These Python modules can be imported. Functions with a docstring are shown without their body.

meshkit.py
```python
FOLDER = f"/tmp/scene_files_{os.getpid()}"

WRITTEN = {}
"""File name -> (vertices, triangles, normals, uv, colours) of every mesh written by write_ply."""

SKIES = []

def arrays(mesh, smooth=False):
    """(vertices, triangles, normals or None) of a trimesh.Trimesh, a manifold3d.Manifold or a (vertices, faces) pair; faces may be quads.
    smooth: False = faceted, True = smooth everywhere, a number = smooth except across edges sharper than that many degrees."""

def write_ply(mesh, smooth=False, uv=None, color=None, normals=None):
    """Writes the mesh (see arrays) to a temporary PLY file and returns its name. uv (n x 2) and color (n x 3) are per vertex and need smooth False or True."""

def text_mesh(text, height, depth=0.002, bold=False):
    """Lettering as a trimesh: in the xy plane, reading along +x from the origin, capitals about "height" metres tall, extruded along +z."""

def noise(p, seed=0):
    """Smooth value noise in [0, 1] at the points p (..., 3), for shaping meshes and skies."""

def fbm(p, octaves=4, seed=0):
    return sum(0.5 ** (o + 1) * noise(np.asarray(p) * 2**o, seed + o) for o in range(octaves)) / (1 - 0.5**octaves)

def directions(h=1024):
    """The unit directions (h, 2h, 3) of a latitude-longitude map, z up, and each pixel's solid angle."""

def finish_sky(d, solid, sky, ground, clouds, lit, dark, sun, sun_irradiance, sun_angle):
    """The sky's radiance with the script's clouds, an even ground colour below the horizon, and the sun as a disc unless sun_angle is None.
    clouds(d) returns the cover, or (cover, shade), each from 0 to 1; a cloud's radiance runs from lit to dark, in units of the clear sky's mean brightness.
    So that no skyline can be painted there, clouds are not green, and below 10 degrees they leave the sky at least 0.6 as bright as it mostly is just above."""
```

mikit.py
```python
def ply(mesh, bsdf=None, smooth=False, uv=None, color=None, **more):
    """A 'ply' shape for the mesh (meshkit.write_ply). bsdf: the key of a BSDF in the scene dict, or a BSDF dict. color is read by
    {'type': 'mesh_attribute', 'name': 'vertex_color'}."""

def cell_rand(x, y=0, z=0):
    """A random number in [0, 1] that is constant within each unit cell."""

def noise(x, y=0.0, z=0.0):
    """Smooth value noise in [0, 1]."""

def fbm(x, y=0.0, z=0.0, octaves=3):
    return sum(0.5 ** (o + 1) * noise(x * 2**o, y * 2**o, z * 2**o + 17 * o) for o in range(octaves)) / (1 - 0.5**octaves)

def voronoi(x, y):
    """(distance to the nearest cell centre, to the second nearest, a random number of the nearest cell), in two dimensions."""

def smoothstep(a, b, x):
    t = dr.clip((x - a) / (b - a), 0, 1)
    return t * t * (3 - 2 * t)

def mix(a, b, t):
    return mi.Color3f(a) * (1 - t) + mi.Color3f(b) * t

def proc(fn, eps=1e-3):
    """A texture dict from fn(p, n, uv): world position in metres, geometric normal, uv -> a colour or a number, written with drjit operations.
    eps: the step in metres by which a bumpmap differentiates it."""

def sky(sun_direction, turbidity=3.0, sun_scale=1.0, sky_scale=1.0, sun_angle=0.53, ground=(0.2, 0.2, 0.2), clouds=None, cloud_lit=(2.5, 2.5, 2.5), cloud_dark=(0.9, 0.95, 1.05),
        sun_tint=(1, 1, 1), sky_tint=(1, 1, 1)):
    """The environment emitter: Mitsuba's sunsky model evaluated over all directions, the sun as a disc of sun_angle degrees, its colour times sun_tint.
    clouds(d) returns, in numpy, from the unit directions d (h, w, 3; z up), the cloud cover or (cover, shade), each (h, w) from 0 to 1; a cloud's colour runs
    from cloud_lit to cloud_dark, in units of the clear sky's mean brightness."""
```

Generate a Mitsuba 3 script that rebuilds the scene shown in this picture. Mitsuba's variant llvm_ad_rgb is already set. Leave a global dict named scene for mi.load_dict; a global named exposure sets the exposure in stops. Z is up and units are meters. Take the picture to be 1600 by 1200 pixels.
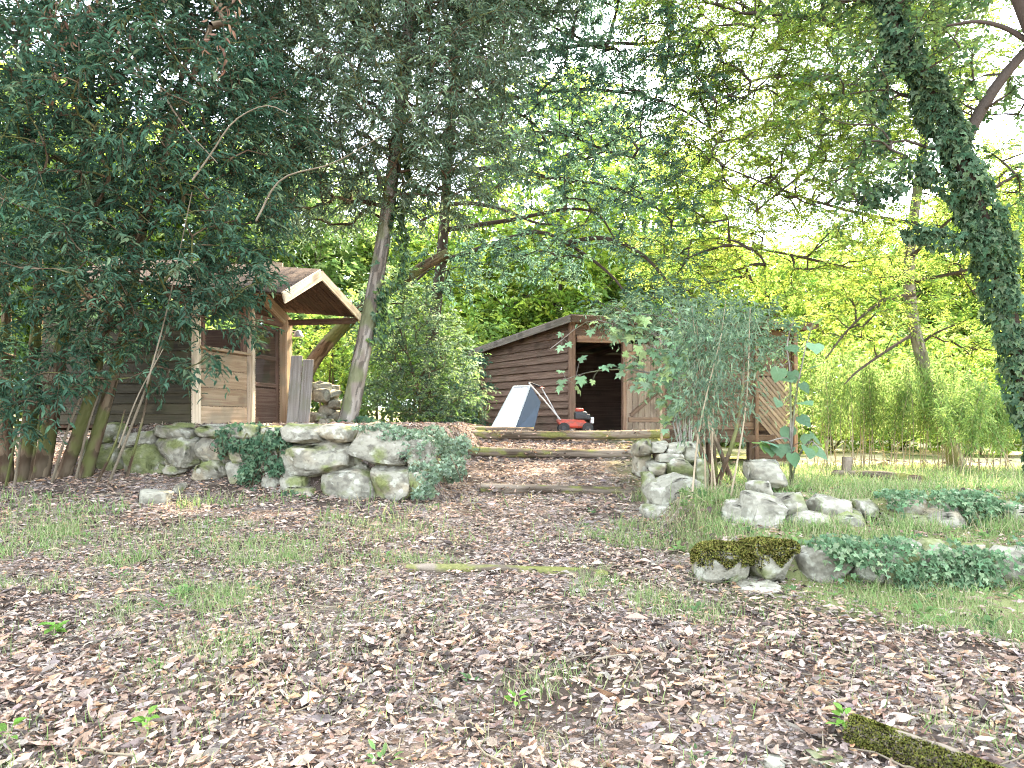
import math
import numpy as np
import trimesh
import mitsuba as mi
import drjit as dr
import mikit
import meshkit
from mikit import proc, noise, fbm, voronoi, cell_rand, smoothstep, mix

T = mi.ScalarTransform4f
scene, labels = {}, {}

# ------------------------------------------------------------------ camera, sky, exposure
F, HOR, EYE = 1160.0, 655.0, 1.6          # focal length and horizon in pixels of a 1600 x 1200 frame
scene['camera'] = {
    'type': 'perspective', 'fov': 2 * math.degrees(math.atan(800 / F)), 'fov_axis': 'x',
    'principal_point_offset_y': (600 - HOR) / 1200.0,
    'near_clip': 0.05, 'far_clip': 3000.0,
    'to_world': T().look_at(origin=[0, 0, EYE], target=[0, 1, EYE], up=[0, 0, 1])}


def cloud_cover(d):
    n = meshkit.fbm(d * 3.0 + 7.0, 4, 3)
    return np.clip(0.78 + 0.7 * (n - 0.5), 0, 1)


SUN = (0.30, 0.72, 0.80)
scene['sky'] = mikit.sky(SUN, turbidity=3, sun_scale=0.9, sun_angle=3.0, sky_scale=1.0, clouds=cloud_cover,
                         cloud_lit=(2.35, 2.5, 2.7), cloud_dark=(1.45, 1.6, 1.75), ground=(0.16, 0.15, 0.12))
exposure = 4.85


# ------------------------------------------------------------------ small helpers
def P(px, py, d):
    """the point at distance d (metres along y) that the photograph shows at px, py"""
    return np.array([(px - 800) / F * d, d, EYE + (HOR - py) / F * d])


def unit(v):
    v = np.asarray(v, float)
    return v / (np.linalg.norm(v, axis=-1, keepdims=True) + 1e-12)


def ss(a, b, x):
    t = np.clip((np.asarray(x, float) - a) / (b - a), 0, 1)
    return t * t * (3 - 2 * t)


COUNT = {}


def numbered(name):
    k = COUNT.get(name, 0)
    COUNT[name] = k + 1
    return name if k == 0 else f'{name}_{k:03d}'


def thing(name, label, category, group=None):
    key = numbered(name)
    labels[key] = {'label': label, 'category': category}
    if group:
        labels[key]['group'] = group
    return key


def part(parent, name, shape, label=None):
    key = numbered(f'{parent}__{name}')
    scene[key] = shape
    if label:
        labels[key] = {'label': label}
    return key


def whole(name, label, category, shape, group=None, kind=None):
    key = thing(name, label, category, group)
    scene[key] = shape
    if kind:
        labels[key]['kind'] = kind
    return key


def mesh(v, f):
    return trimesh.Trimesh(np.asarray(v, float), np.asarray(f, int), process=False)


# ------------------------------------------------------------------ the lie of the land
WA, WB = np.array([-6.15, 10.8]), np.array([-1.25, 9.0])       # foot of the dry stone wall on the left
WD = unit(WB - WA)
WN = np.array([-WD[1], WD[0]])                                  # pointing behind the wall


def height(x, y, rough=True):
    x, y = np.asarray(x, float), np.asarray(y, float)
    zc = np.interp(y, [-60, 0, 9.4, 9.75, 11.3, 11.5, 12.5, 12.75, 14, 20, 40, 90, 500],
                   [-2.5, 0, .62, .72, .98, 1.10, 1.20, 1.33, 1.33, 1.33, 1.6, 3.0, 5.0])
    zf = np.interp(y, [-60, 0, 11, 15, 40, 90, 500], [-2.5, 0, .726, 1.2, 1.6, 3.0, 5.0])
    zr = np.interp(y, [-60, 0, 5.72, 5.86, 6.88, 7.05, 7.5, 9, 14, 25, 40, 90, 500],
                   [-2.5, 0, .38, .60, .64, .80, .84, .77, .60, .8, 1.3, 3.0, 5.0])
    s = (x - WA[0]) * WN[0] + (y - WA[1]) * WN[1]
    right_edge = 1 - ss(-1.35, -.85, x - .12 * (y - 9))
    zl = 1.5 - .12 * ss(13, 16, y)
    mL = ss(.08, .42, s) * right_edge * ss(-6.7, -6.0, x) * (1 - ss(18, 26, y))
    z = zc + (zf - zc) * (1 - ss(-7.0, -6.2, x)) * (1 - ss(30, 40, y))
    z = z + (zl - z) * mL
    xb = np.interp(y, [0, 5.4, 6.0, 7.9, 8.3, 8.8, 20], [1.35, 1.4, 1.66, 1.6, 2.2, 2.55, 2.7])
    wR = ss(xb - .12, xb + .22, x)
    z = z * (1 - wR) + zr * wR
    if rough:
        p = np.stack([x * .9, y * .9, x * 0], -1)
        z = z + (meshkit.fbm(p, 4, 5) - .5) * .11 * (1 - .7 * ss(8.8, 9.4, y) * (1 - ss(13, 15, y))) + (meshkit.fbm(p * 5, 2, 9) - .5) * .03
    return z


def ground_at(px, py, lo=2.5, hi=40):
    """where the line of sight through px, py meets the ground"""
    d = np.arange(lo, hi, .02)
    z = EYE + (HOR - py) / F * d
    below = z <= height((px - 800) / F * d, d)
    k = int(np.argmax(below)) if below.any() else len(d) - 1
    x = (px - 800) / F * d[k]
    return np.array([x, d[k], float(height(x, d[k]))])


def on_ground(x, y):
    return np.array([x, y, float(height(x, y))])


def v3_(p, z):
    return np.array([p[0], p[1], z])


def pix(p):
    p = np.asarray(p, float)
    return 800 + p[..., 0] / p[..., 1] * F, HOR - (p[..., 2] - EYE) / p[..., 1] * F


# ------------------------------------------------------------------ materials
def rgb(c):
    return {'type': 'rgb', 'value': [float(x) for x in c]}


VC = {'type': 'mesh_attribute', 'name': 'vertex_color'}


def thin(rough, trans, spec=0.5):
    return {'type': 'principledthin', 'base_color': VC, 'roughness': rough, 'diff_trans': trans, 'spec_trans': 0.0, 'eta': 1.4}


scene['leaf_glossy'] = thin(.32, .6)
scene['leaf_soft'] = thin(.6, .95)
scene['leaf_bright'] = thin(.65, 1.25)
scene['leaf_dry'] = {'type': 'twosided', 'bsdf': {'type': 'principled', 'base_color': VC, 'roughness': .7, 'specular': .3}}


def bark_fn(a, b, moss, s=1.0):
    def fn(p, n, uv):
        u, v = uv.x, uv.y
        g = fbm(u * 14 * s, v * 3.5 * s, 3.0, 3)
        c = mix(a, b, smoothstep(.3, .7, g))
        crack = smoothstep(.42, .5, noise(u * 30 * s, v * 5 * s, 1.0))
        c = c * (.55 + .45 * crack)
        m = smoothstep(.50, .62, fbm(p.x * 3.1, p.y * 3.1, p.z * 2.2, 3))
        return mix(c, moss, m * .75)
    return fn


def bark(a, b, moss, s=1.0):
    return {'type': 'bumpmap', 'arbitrary': proc(lambda p, n, uv: fbm(uv.x * 16 * s, uv.y * 4 * s, 2.0, 3), 4e-3), 'scale': .02,
            'bsdf': {'type': 'diffuse', 'reflectance': proc(bark_fn(a, b, moss, s))}}


scene['bark_grey'] = bark((.20, .17, .14), (.32, .29, .25), (.16, .18, .09))
scene['bark_brown'] = bark((.13, .09, .06), (.24, .19, .13), (.13, .15, .05))
scene['bark_dark'] = {'type': 'diffuse', 'reflectance': rgb((.075, .06, .05))}
scene['twig_grey'] = {'type': 'diffuse', 'reflectance': proc(lambda p, n, uv: mix((.14, .115, .08), (.26, .22, .16), noise(p.x * 9, p.y * 9, p.z * 6)))}
scene['twig_pale'] = {'type': 'diffuse', 'reflectance': proc(lambda p, n, uv: mix((.30, .24, .16), (.45, .37, .26), noise(p.x * 9, p.y * 9, p.z * 6)))}


def stone_fn(p, n, uv):
    # uv.x holds a number of the stone, uv.y how mossy that stone is
    k = uv.x
    base = mix((.22, .21, .165), (.39, .375, .30), fbm(p.x * 4 + k * 13, p.y * 4, p.z * 4, 4))
    base = mix(base, (.36, .30, .20), smoothstep(.52, .72, fbm(p.x * 2.2 + k * 7, p.y * 2.2, p.z * 2.6 + 4, 3)) * .7)
    base = base * (.70 + .30 * smoothstep(.25, .55, fbm(p.x * 26, p.y * 26, p.z * 26, 4))) * (.72 + .28 * smoothstep(.3, .5, fbm(p.x * 6 + k * 3, p.y * 6, p.z * 9, 4)))
    lich = smoothstep(.60, .68, fbm(p.x * 11 + k, p.y * 11, p.z * 11, 3))
    base = mix(base, (.44, .44, .36), lich * .7)
    base = mix(base, (.13, .12, .095), smoothstep(.52, .66, fbm(p.x * 8 + k * 5, p.y * 8, p.z * 8 + 3, 4)) * .6)
    m = smoothstep(.60 - .30 * uv.y, .80 - .30 * uv.y, fbm(p.x * 4.3 + 5, p.y * 4.3, p.z * 4.3 + k, 5))
    moss = mix((.10, .13, .03), (.20, .23, .07), noise(p.x * 60, p.y * 60, p.z * 60))
    return mix(base, moss, m * .75)


scene['stone'] = {'type': 'bumpmap', 'arbitrary': proc(lambda p, n, uv: fbm(p.x * 14, p.y * 14, p.z * 14, 4), 4e-3), 'scale': .03,
                  'bsdf': {'type': 'diffuse', 'reflectance': proc(stone_fn)}}


def wood_fn(a, b, stain, amount):
    # uv.x runs along the board (plus 100 x the board's number), uv.y across it
    def fn(p, n, uv):
        k = dr.floor(uv.x / 100.0 + .5)
        t = cell_rand(k, 3, 1)
        u = uv.x - 100.0 * k
        g = fbm(u * 2.2 + t * 40, uv.y * 46, t * 9, 4)
        c = mix(a, b, smoothstep(.25, .75, g)) * (.78 + .44 * t)
        knot = smoothstep(.10, .04, dr.sqrt(dr.square((u + t * 3) / 1.1 - dr.floor((u + t * 3) / 1.1) - .5) * .42 + dr.square(uv.y - .03 * (t - .5))))
        c = mix(c, mi.Color3f(a) * .5, knot * .6 * smoothstep(.6, .7, cell_rand(k, 5, 2)))
        s = smoothstep(.48, .72, fbm(p.x * 3.1, p.y * 3.1, p.z * 2.3 + t * 3, 3))
        return mix(c, stain, s * amount)
    return fn


def wood(a, b, stain, amount, rough=.75):
    return {'type': 'twosided', 'bsdf': {'type': 'bumpmap', 'arbitrary': proc(lambda p, n, uv: fbm(uv.x * 2.5, uv.y * 60, 1.0, 3), 2e-3), 'scale': .004,
            'bsdf': {'type': 'principled', 'base_color': proc(wood_fn(a, b, stain, amount)), 'roughness': rough, 'specular': .25}}}


scene['wood_shed'] = wood((.11, .065, .047), (.185, .122, .092), (.085, .07, .05), .4)
scene['wood_post'] = wood((.19, .11, .08), (.29, .185, .135), (.18, .13, .10), .4)
scene['wood_hut'] = wood((.36, .245, .15), (.51, .385, .255), (.27, .23, .16), .6)
scene['wood_pale'] = wood((.50, .40, .27), (.66, .56, .42), (.42, .38, .28), .4)
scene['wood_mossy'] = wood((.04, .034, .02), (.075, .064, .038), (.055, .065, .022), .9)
scene['wood_roof'] = wood((.085, .05, .033), (.15, .095, .062), (.07, .055, .035), .5)
scene['wood_cover'] = wood((.05, .034, .025), (.095, .066, .05), (.05, .045, .03), .5)
scene['wood_slat'] = wood((.24, .17, .135), (.35, .27, .215), (.22, .17, .13), .4)
scene['wood_fascia'] = wood((.12, .10, .085), (.22, .19, .165), (.10, .09, .07), .5)
scene['wood_grey'] = wood((.28, .25, .22), (.44, .41, .37), (.24, .25, .17), .5)


def log_fn(p, n, uv):
    g = fbm(uv.x * 1.3, uv.y * 18, 2.0, 4)
    c = mix((.07, .055, .04), (.24, .20, .155), smoothstep(.25, .75, g))
    m = smoothstep(.50, .62, fbm(p.x * 3.7, p.y * 5, p.z * 6, 4))
    return mix(c, mix((.10, .12, .03), (.22, .22, .07), noise(p.x * 60, p.y * 60, p.z * 60)), m * .8)


scene['log_wood'] = {'type': 'bumpmap', 'arbitrary': proc(lambda p, n, uv: fbm(uv.x * 2.3, uv.y * 30, 2.0, 3), 3e-3), 'scale': .02,
                     'bsdf': {'type': 'diffuse', 'reflectance': proc(log_fn)}}
scene['moss'] = {'type': 'diffuse', 'reflectance': VC}


def ground_fn(p, n, uv):
    d1, d2, r = voronoi(p.x * 34 + 2 * fbm(p.x * 9, p.y * 9, 1.0, 2), p.y * 52 + 3 * fbm(p.x * 7, p.y * 7, 4.0, 2))
    lit = mix((.09, .07, .055), (.26, .20, .16), r)
    lit = mix(lit, (.30, .26, .24), smoothstep(.55, .75, cell_rand(dr.floor(r * 997), 2, 1)))
    soil = mix((.05, .038, .03), (.10, .078, .062), fbm(p.x * 7, p.y * 7, 1.0, 4))
    c = mix(soil, lit, smoothstep(.05, .25, d2 - d1) * smoothstep(.30, .5, fbm(p.x * 2.1, p.y * 2.1, 8.0, 3)))
    right = smoothstep(1.2, 2.3, p.x - dr.maximum(0, 5.2 - p.y) * 1.6) * smoothstep(3.6, 5.2, p.y)
    far = smoothstep(18, 24, p.y)
    green = mix((.09, .11, .045), (.24, .25, .11), fbm(p.x * 2.7, p.y * 2.7, 3.0, 4))
    straw = mix((.36, .33, .19), (.54, .48, .31), fbm(p.x * 5, p.y * 5, 5.0, 3))
    g2 = mix(green, straw, smoothstep(.38, .55, fbm(p.x * .6, p.y * .6, 2.0, 3)) * smoothstep(7, 8.5, p.y))
    return mix(c, g2, dr.clip(right + far, 0, 1))


scene['ground_mat'] = {'type': 'bumpmap', 'arbitrary': proc(lambda p, n, uv: fbm(p.x * 18, p.y * 18, 1.0, 3), 5e-3), 'scale': .03,
                       'bsdf': {'type': 'diffuse', 'reflectance': proc(ground_fn)}}


def plastic(c, rough=.4):
    return {'type': 'twosided', 'bsdf': {'type': 'principled', 'base_color': rgb(c), 'roughness': rough, 'specular': .5}}


scene['paint_red'] = {'type': 'twosided', 'bsdf': {'type': 'principled', 'roughness': .45, 'specular': .4, 'base_color': proc(lambda p, n, uv: mix((.42, .06, .035), (.27, .07, .05), smoothstep(.45, .65, fbm(p.x * 14, p.y * 14, p.z * 14, 3))))}}
scene['plastic_black'] = plastic((.02, .022, .025), .4)
scene['tube_grey'] = plastic((.42, .41, .40), .4)
scene['rubber'] = plastic((.025, .025, .025), .8)
scene['navy'] = {'type': 'twosided', 'bsdf': {'type': 'principled', 'roughness': .55, 'specular': .4, 'base_color': proc(lambda p, n, uv: mix((.045, .068, .105), (.07, .09, .12), fbm(p.x * 12, p.y * 12, p.z * 7, 4)))}}
scene['sheet_white'] = {'type': 'twosided', 'bsdf': {'type': 'principled', 'roughness': .5, 'base_color': proc(lambda p, n, uv: mix((.74, .76, .79), (.84, .85, .86), fbm(p.x * 6, p.y * 6, p.z * 6, 3)))}}
scene['metal_grey'] = {'type': 'twosided', 'bsdf': {'type': 'principled', 'base_color': rgb((.55, .57, .58)), 'roughness': .45, 'metallic': .4}}
scene['roof_felt'] = {'type': 'twosided', 'bsdf': {'type': 'diffuse', 'reflectance': proc(lambda p, n, uv: mix((.10, .09, .08), (.20, .18, .15), fbm(p.x * 5, p.y * 5, p.z * 5, 3)))}}
scene['pane_glass'] = {'type': 'thindielectric'}

# ------------------------------------------------------------------ shape builders


def tube_arrays(pts, radii, sides=6, cap=True, rot=0.0):
    p = np.asarray(pts, float)
    n = len(p)
    r = np.broadcast_to(np.asarray(radii, float), (n,))
    t = unit(np.gradient(p, axis=0))
    a = np.array([1.0, 0, 0]) if abs(t[0][0]) < .8 else np.array([0, 1.0, 0])
    fr = np.zeros((n, 3))
    cur = a - t[0] * (a @ t[0])
    for i in range(n):
        cur = cur - t[i] * (cur @ t[i])
        cur = cur / (np.linalg.norm(cur) + 1e-12)
        fr[i] = cur
    b = np.cross(t, fr)
    ang = np.arange(sides) * 2 * np.pi / sides + rot
    v = p[:, None] + r[:, None, None] * (np.cos(ang)[None, :, None] * fr[:, None] + np.sin(ang)[None, :, None] * b[:, None])
    ln = np.concatenate([[0], np.cumsum(np.linalg.norm(np.diff(p, axis=0), axis=1))])
    uv = np.stack([np.broadcast_to(np.abs(np.arange(sides) - sides / 2) / sides * 2 * np.pi * np.maximum(r.mean(), .02), (n, sides)), np.broadcast_to(ln[:, None], (n, sides))], -1).reshape(-1, 2)
    i, j = np.meshgrid(np.arange(n - 1), np.arange(sides), indexing='ij')
    q = np.stack([i * sides + j, i * sides + (j + 1) % sides, (i + 1) * sides + (j + 1) % sides, (i + 1) * sides + j], -1).reshape(-1, 4)
    f = np.vstack([q[:, [0, 1, 2]], q[:, [0, 2, 3]]])
    v = v.reshape(-1, 3)
    if cap:
        v = np.vstack([v, p[:1], p[-1:]])
        uv = np.vstack([uv, [[0, 0]], [[0, ln[-1]]]])
        k, e = len(v) - 2, (n - 1) * sides
        jj = np.arange(sides)
        f = np.vstack([f, np.stack([np.full(sides, k), (jj + 1) % sides, jj], 1), np.stack([np.full(sides, k + 1), e + jj, e + (jj + 1) % sides], 1)])
    return v, f, uv


class Soup:
    """many pieces of one part, joined"""

    def __init__(self):
        self.v, self.f, self.uv, self.c, self.n = [], [], [], [], 0

    def add(self, v, f, uv=None, c=None):
        self.v.append(v)
        self.f.append(np.asarray(f) + self.n)
        self.uv.append(np.zeros((len(v), 2)) if uv is None else uv)
        if c is not None:
            self.c.append(np.broadcast_to(c, (len(v), 3)))
        self.n += len(v)

    def tube(self, pts, radii, sides=6, cap=True):
        self.add(*tube_arrays(pts, radii, sides, cap))

    def shape(self, bsdf, smooth=True):
        return mikit.ply((np.vstack(self.v), np.vstack(self.f)), bsdf, smooth, uv=np.vstack(self.uv), color=np.vstack(self.c) if self.c else None)


def curve(pts, n=12):
    """a smooth line through the points (Catmull-Rom)"""
    p = np.asarray(pts, float)
    if len(p) == 2:
        return p[0] + (p[1] - p[0]) * np.linspace(0, 1, n)[:, None]
    q = np.vstack([2 * p[0] - p[1], p, 2 * p[-1] - p[-2]])
    out = []
    for t in np.linspace(0, len(p) - 1 - 1e-9, n):
        i = int(t)
        u = t - i
        a, b, c, d = q[i:i + 4]
        out.append(.5 * (2 * b + (c - a) * u + (2 * a - 5 * b + 4 * c - d) * u * u + (3 * b - a - 3 * c + d) * u ** 3))
    return np.array(out)


LEAF = {  # (along, across, up) and triangles
    'kite': (np.array([[0, 0, 0], [.45, .5, .10], [1, 0, -.06], [.45, -.5, .10]]), np.array([[0, 2, 1], [0, 3, 2]])),
    'oval': (np.array([[0, 0, 0], [.3, .46, .09], [.3, -.46, .09], [.68, .40, .05], [.68, -.40, .05], [1, 0, -.12], [.5, 0, 0]]),
             np.array([[0, 6, 1], [0, 2, 6], [1, 6, 3], [2, 4, 6], [3, 6, 5], [6, 4, 5]])),
    'strap': (np.array([[0, 0, 0], [.35, .5, .02], [.35, -.5, .02], [1, 0, -.25]]), np.array([[0, 2, 1], [1, 2, 3]])),
    'ivy': (np.array([[0, 0, 0], [-.12, .45, .06], [.35, .62, .02], [.42, .28, .06], [1, 0, -.10], [.42, -.28, .06], [.35, -.62, .02], [-.12, -.45, .06]]),
            np.array([[0, 2, 1], [0, 3, 2], [0, 4, 3], [0, 5, 4], [0, 6, 5], [0, 7, 6]])),
    'curl': (np.array([[0, 0, .02], [.3, .5, .20], [.3, -.5, .05], [.7, .42, .26], [.7, -.36, .10], [1, 0, .30], [.5, 0, -.02]]),
             np.array([[0, 6, 1], [0, 2, 6], [1, 6, 3], [2, 4, 6], [3, 6, 5], [6, 4, 5]])),
    'blade': (np.array([[0, .5, 0], [0, -.5, 0], [.55, .38, .0], [.55, -.38, .0], [1, 0, -.22]]), np.array([[0, 1, 3], [0, 3, 2], [2, 3, 4]])),
}


def leaf_arrays(pos, along, up, length, width, color, kind):
    v0, f0 = LEAF[kind]
    n = len(pos)
    a = unit(along)
    s = unit(np.cross(up, a))
    u = np.cross(a, s)
    L, Wd = np.broadcast_to(length, (n,))[:, None, None], np.broadcast_to(width, (n,))[:, None, None]
    v = pos[:, None] + a[:, None] * v0[None, :, :1] * L + s[:, None] * v0[None, :, 1:2] * Wd + u[:, None] * v0[None, :, 2:] * L
    f = f0[None] + (np.arange(n) * len(v0))[:, None, None]
    c = np.repeat(np.broadcast_to(color, (n, 3)), len(v0), axis=0)
    return v.reshape(-1, 3), f.reshape(-1, 3), c


def leaf_shape(arrs, bsdf):
    v, f, c, k = [], [], [], 0
    for a in arrs:
        v.append(a[0]); f.append(a[1] + k); c.append(a[2]); k += len(a[0])
    return mikit.ply((np.vstack(v), np.vstack(f)), bsdf, False, color=np.clip(np.vstack(c), .005, .95))


def tint(rng, n, cols, weights=None, jitter=.18):
    cols = np.asarray(cols, float)
    k = rng.choice(len(cols), n, p=None if weights is None else np.asarray(weights) / np.sum(weights))
    return cols[k] * (1 + jitter * rng.standard_normal((n, 1))) * (1 + .03 * rng.standard_normal((n, 3)))


def cluster_leaves(rng, centres, outward, twigs, per, reach, length, width, cols, kind, droop=.35, flat=0.0, weights=None, twig_soup=None, twig_r=.004):
    """sprays of leaves round each centre: twigs that fan out, leaves on both sides of each"""
    n = len(centres)
    d = rng.standard_normal((n, twigs, 3))
    d = unit(unit(d) + outward[:, None] * .7 + np.array([0, 0, .05]))
    d[..., 2] *= (1 - flat)
    d = unit(d)
    R = reach * rng.uniform(.5, 1.25, (n, twigs))
    t = (np.arange(per) + rng.uniform(.0, 1, (n, twigs, per))) / per
    sag = -droop * .5 * (t ** 2) * R[..., None]
    pos = centres[:, None, None] + d[:, :, None] * (t * R[..., None])[..., None]
    pos[..., 2] += sag
    side = unit(np.cross(d, np.array([0, 0, 1.0])) + 1e-6)
    sgn = np.where(np.arange(per) % 2 == 0, 1, -1)[None, None, :, None]
    along = d[:, :, None] * .55 + side[:, :, None] * sgn * .75 + rng.standard_normal(pos.shape) * .3
    along[..., 2] -= droop
    up = np.array([0, 0, 1.0]) + rng.standard_normal(pos.shape) * .45
    N = n * twigs * per
    L = length * rng.uniform(.6, 1.25, N)
    # one tone per spray, small differences inside it
    base = tint(rng, n * twigs, cols, weights)
    col = np.repeat(base, per, axis=0) * (1 + .20 * rng.standard_normal((N, 1)))
    if twig_soup is not None:
        for i in range(n):
            for j in range(twigs):
                e = d[i, j] * R[i, j]
                q = centres[i] + np.array([np.zeros(3), e * .5 + [0, 0, -droop * .125 * R[i, j]], e + [0, 0, -droop * .5 * R[i, j]]])
                twig_soup.tube(q, [twig_r, twig_r * .7, twig_r * .3], 3, False)
    return leaf_arrays(pos.reshape(-1, 3), along.reshape(-1, 3), up.reshape(-1, 3), L, width * L / length, col, kind)


def blob_points(rng, blobs, spacing=.5, hollow=.0, gaps=0.0, seed=1, gap_size=1.0):
    """points spread through ellipsoids (centre, radii), no two nearer than spacing"""
    out = np.zeros((0, 3))
    for c, r in blobs:
        c, r = np.asarray(c, float), np.asarray(r, float)
        vol = 4 / 3 * np.pi * np.prod(r)
        n = int(vol / spacing ** 3 * 2.2) + 4
        q = unit(rng.standard_normal((n, 3))) * (rng.uniform(hollow ** 3, 1, (n, 1)) ** (1 / 3))
        q = c + q * r
        if gaps > 0:
            q = q[meshkit.fbm(q / gap_size, 2, seed) > gaps]
        out = np.vstack([out, q])
    from scipy.spatial import cKDTree
    keep = np.ones(len(out), bool)
    tree = cKDTree(out)
    for i, nb in enumerate(tree.query_ball_point(out, spacing * .75)):
        if keep[i]:
            for j in nb:
                if j > i:
                    keep[j] = False
    return out[keep]


def skeleton(rng, trunks, targets, r_tip=.008, power=2.3, sag=.12, wander=.10, max_r=None):
    """Joins every target to the nearest wood that is already there. trunks: list of (points, radii). Returns list of (points, radii) of limbs, and the outward direction at each target."""
    nodes = np.vstack([t[0] for t in trunks])
    owner = [None] * len(nodes)
    order = np.argsort(np.min(np.linalg.norm(targets[:, None] - nodes[None], axis=2), axis=1))
    limbs, node_limb, outward = [], [-1] * len(nodes), np.zeros_like(targets)
    parent_of = []
    trunk_r = np.concatenate([np.broadcast_to(t[1], (len(t[0]),)) for t in trunks])
    node_r0 = list(trunk_r)
    load = []
    for ti in order:
        c = targets[ti]
        dv = c - nodes
        dist = np.linalg.norm(dv, axis=1) * (1 + .8 * np.maximum(0, -dv[:, 2]) / (np.linalg.norm(dv, axis=1) + .01))
        k = int(np.argmin(dist))
        a = nodes[k]
        L = np.linalg.norm(c - a)
        m = max(3, min(7, int(L / .35) + 2))
        t = np.linspace(0, 1, m)[:, None]
        bow = rng.standard_normal(3) * wander * L
        bow[2] += sag * L
        pts = a + (c - a) * t + 4 * t * (1 - t) * bow * .5 + np.where((t > 0) & (t < 1), rng.standard_normal((m, 3)) * .02 * L, 0)
        limbs.append(pts)
        parent_of.append(node_limb[k])
        load.append(1.0)
        outward[ti] = unit(pts[-1] - pts[-2])
        nodes = np.vstack([nodes, pts[1:]])
        node_limb += [len(limbs) - 1] * (m - 1)
    for i in range(len(limbs) - 1, -1, -1):
        if parent_of[i] >= 0:
            load[parent_of[i]] += load[i]
    out = []
    for i, pts in enumerate(limbs):
        r0 = r_tip * load[i] ** (1 / power)
        if parent_of[i] >= 0:
            r0 = min(r0, r_tip * load[parent_of[i]] ** (1 / power))
        if max_r:
            r0 = min(r0, max_r)
        out.append((pts, np.linspace(r0 * 1.1, max(r_tip * .6, r0 * .45), len(pts))))
    return out, outward


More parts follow.
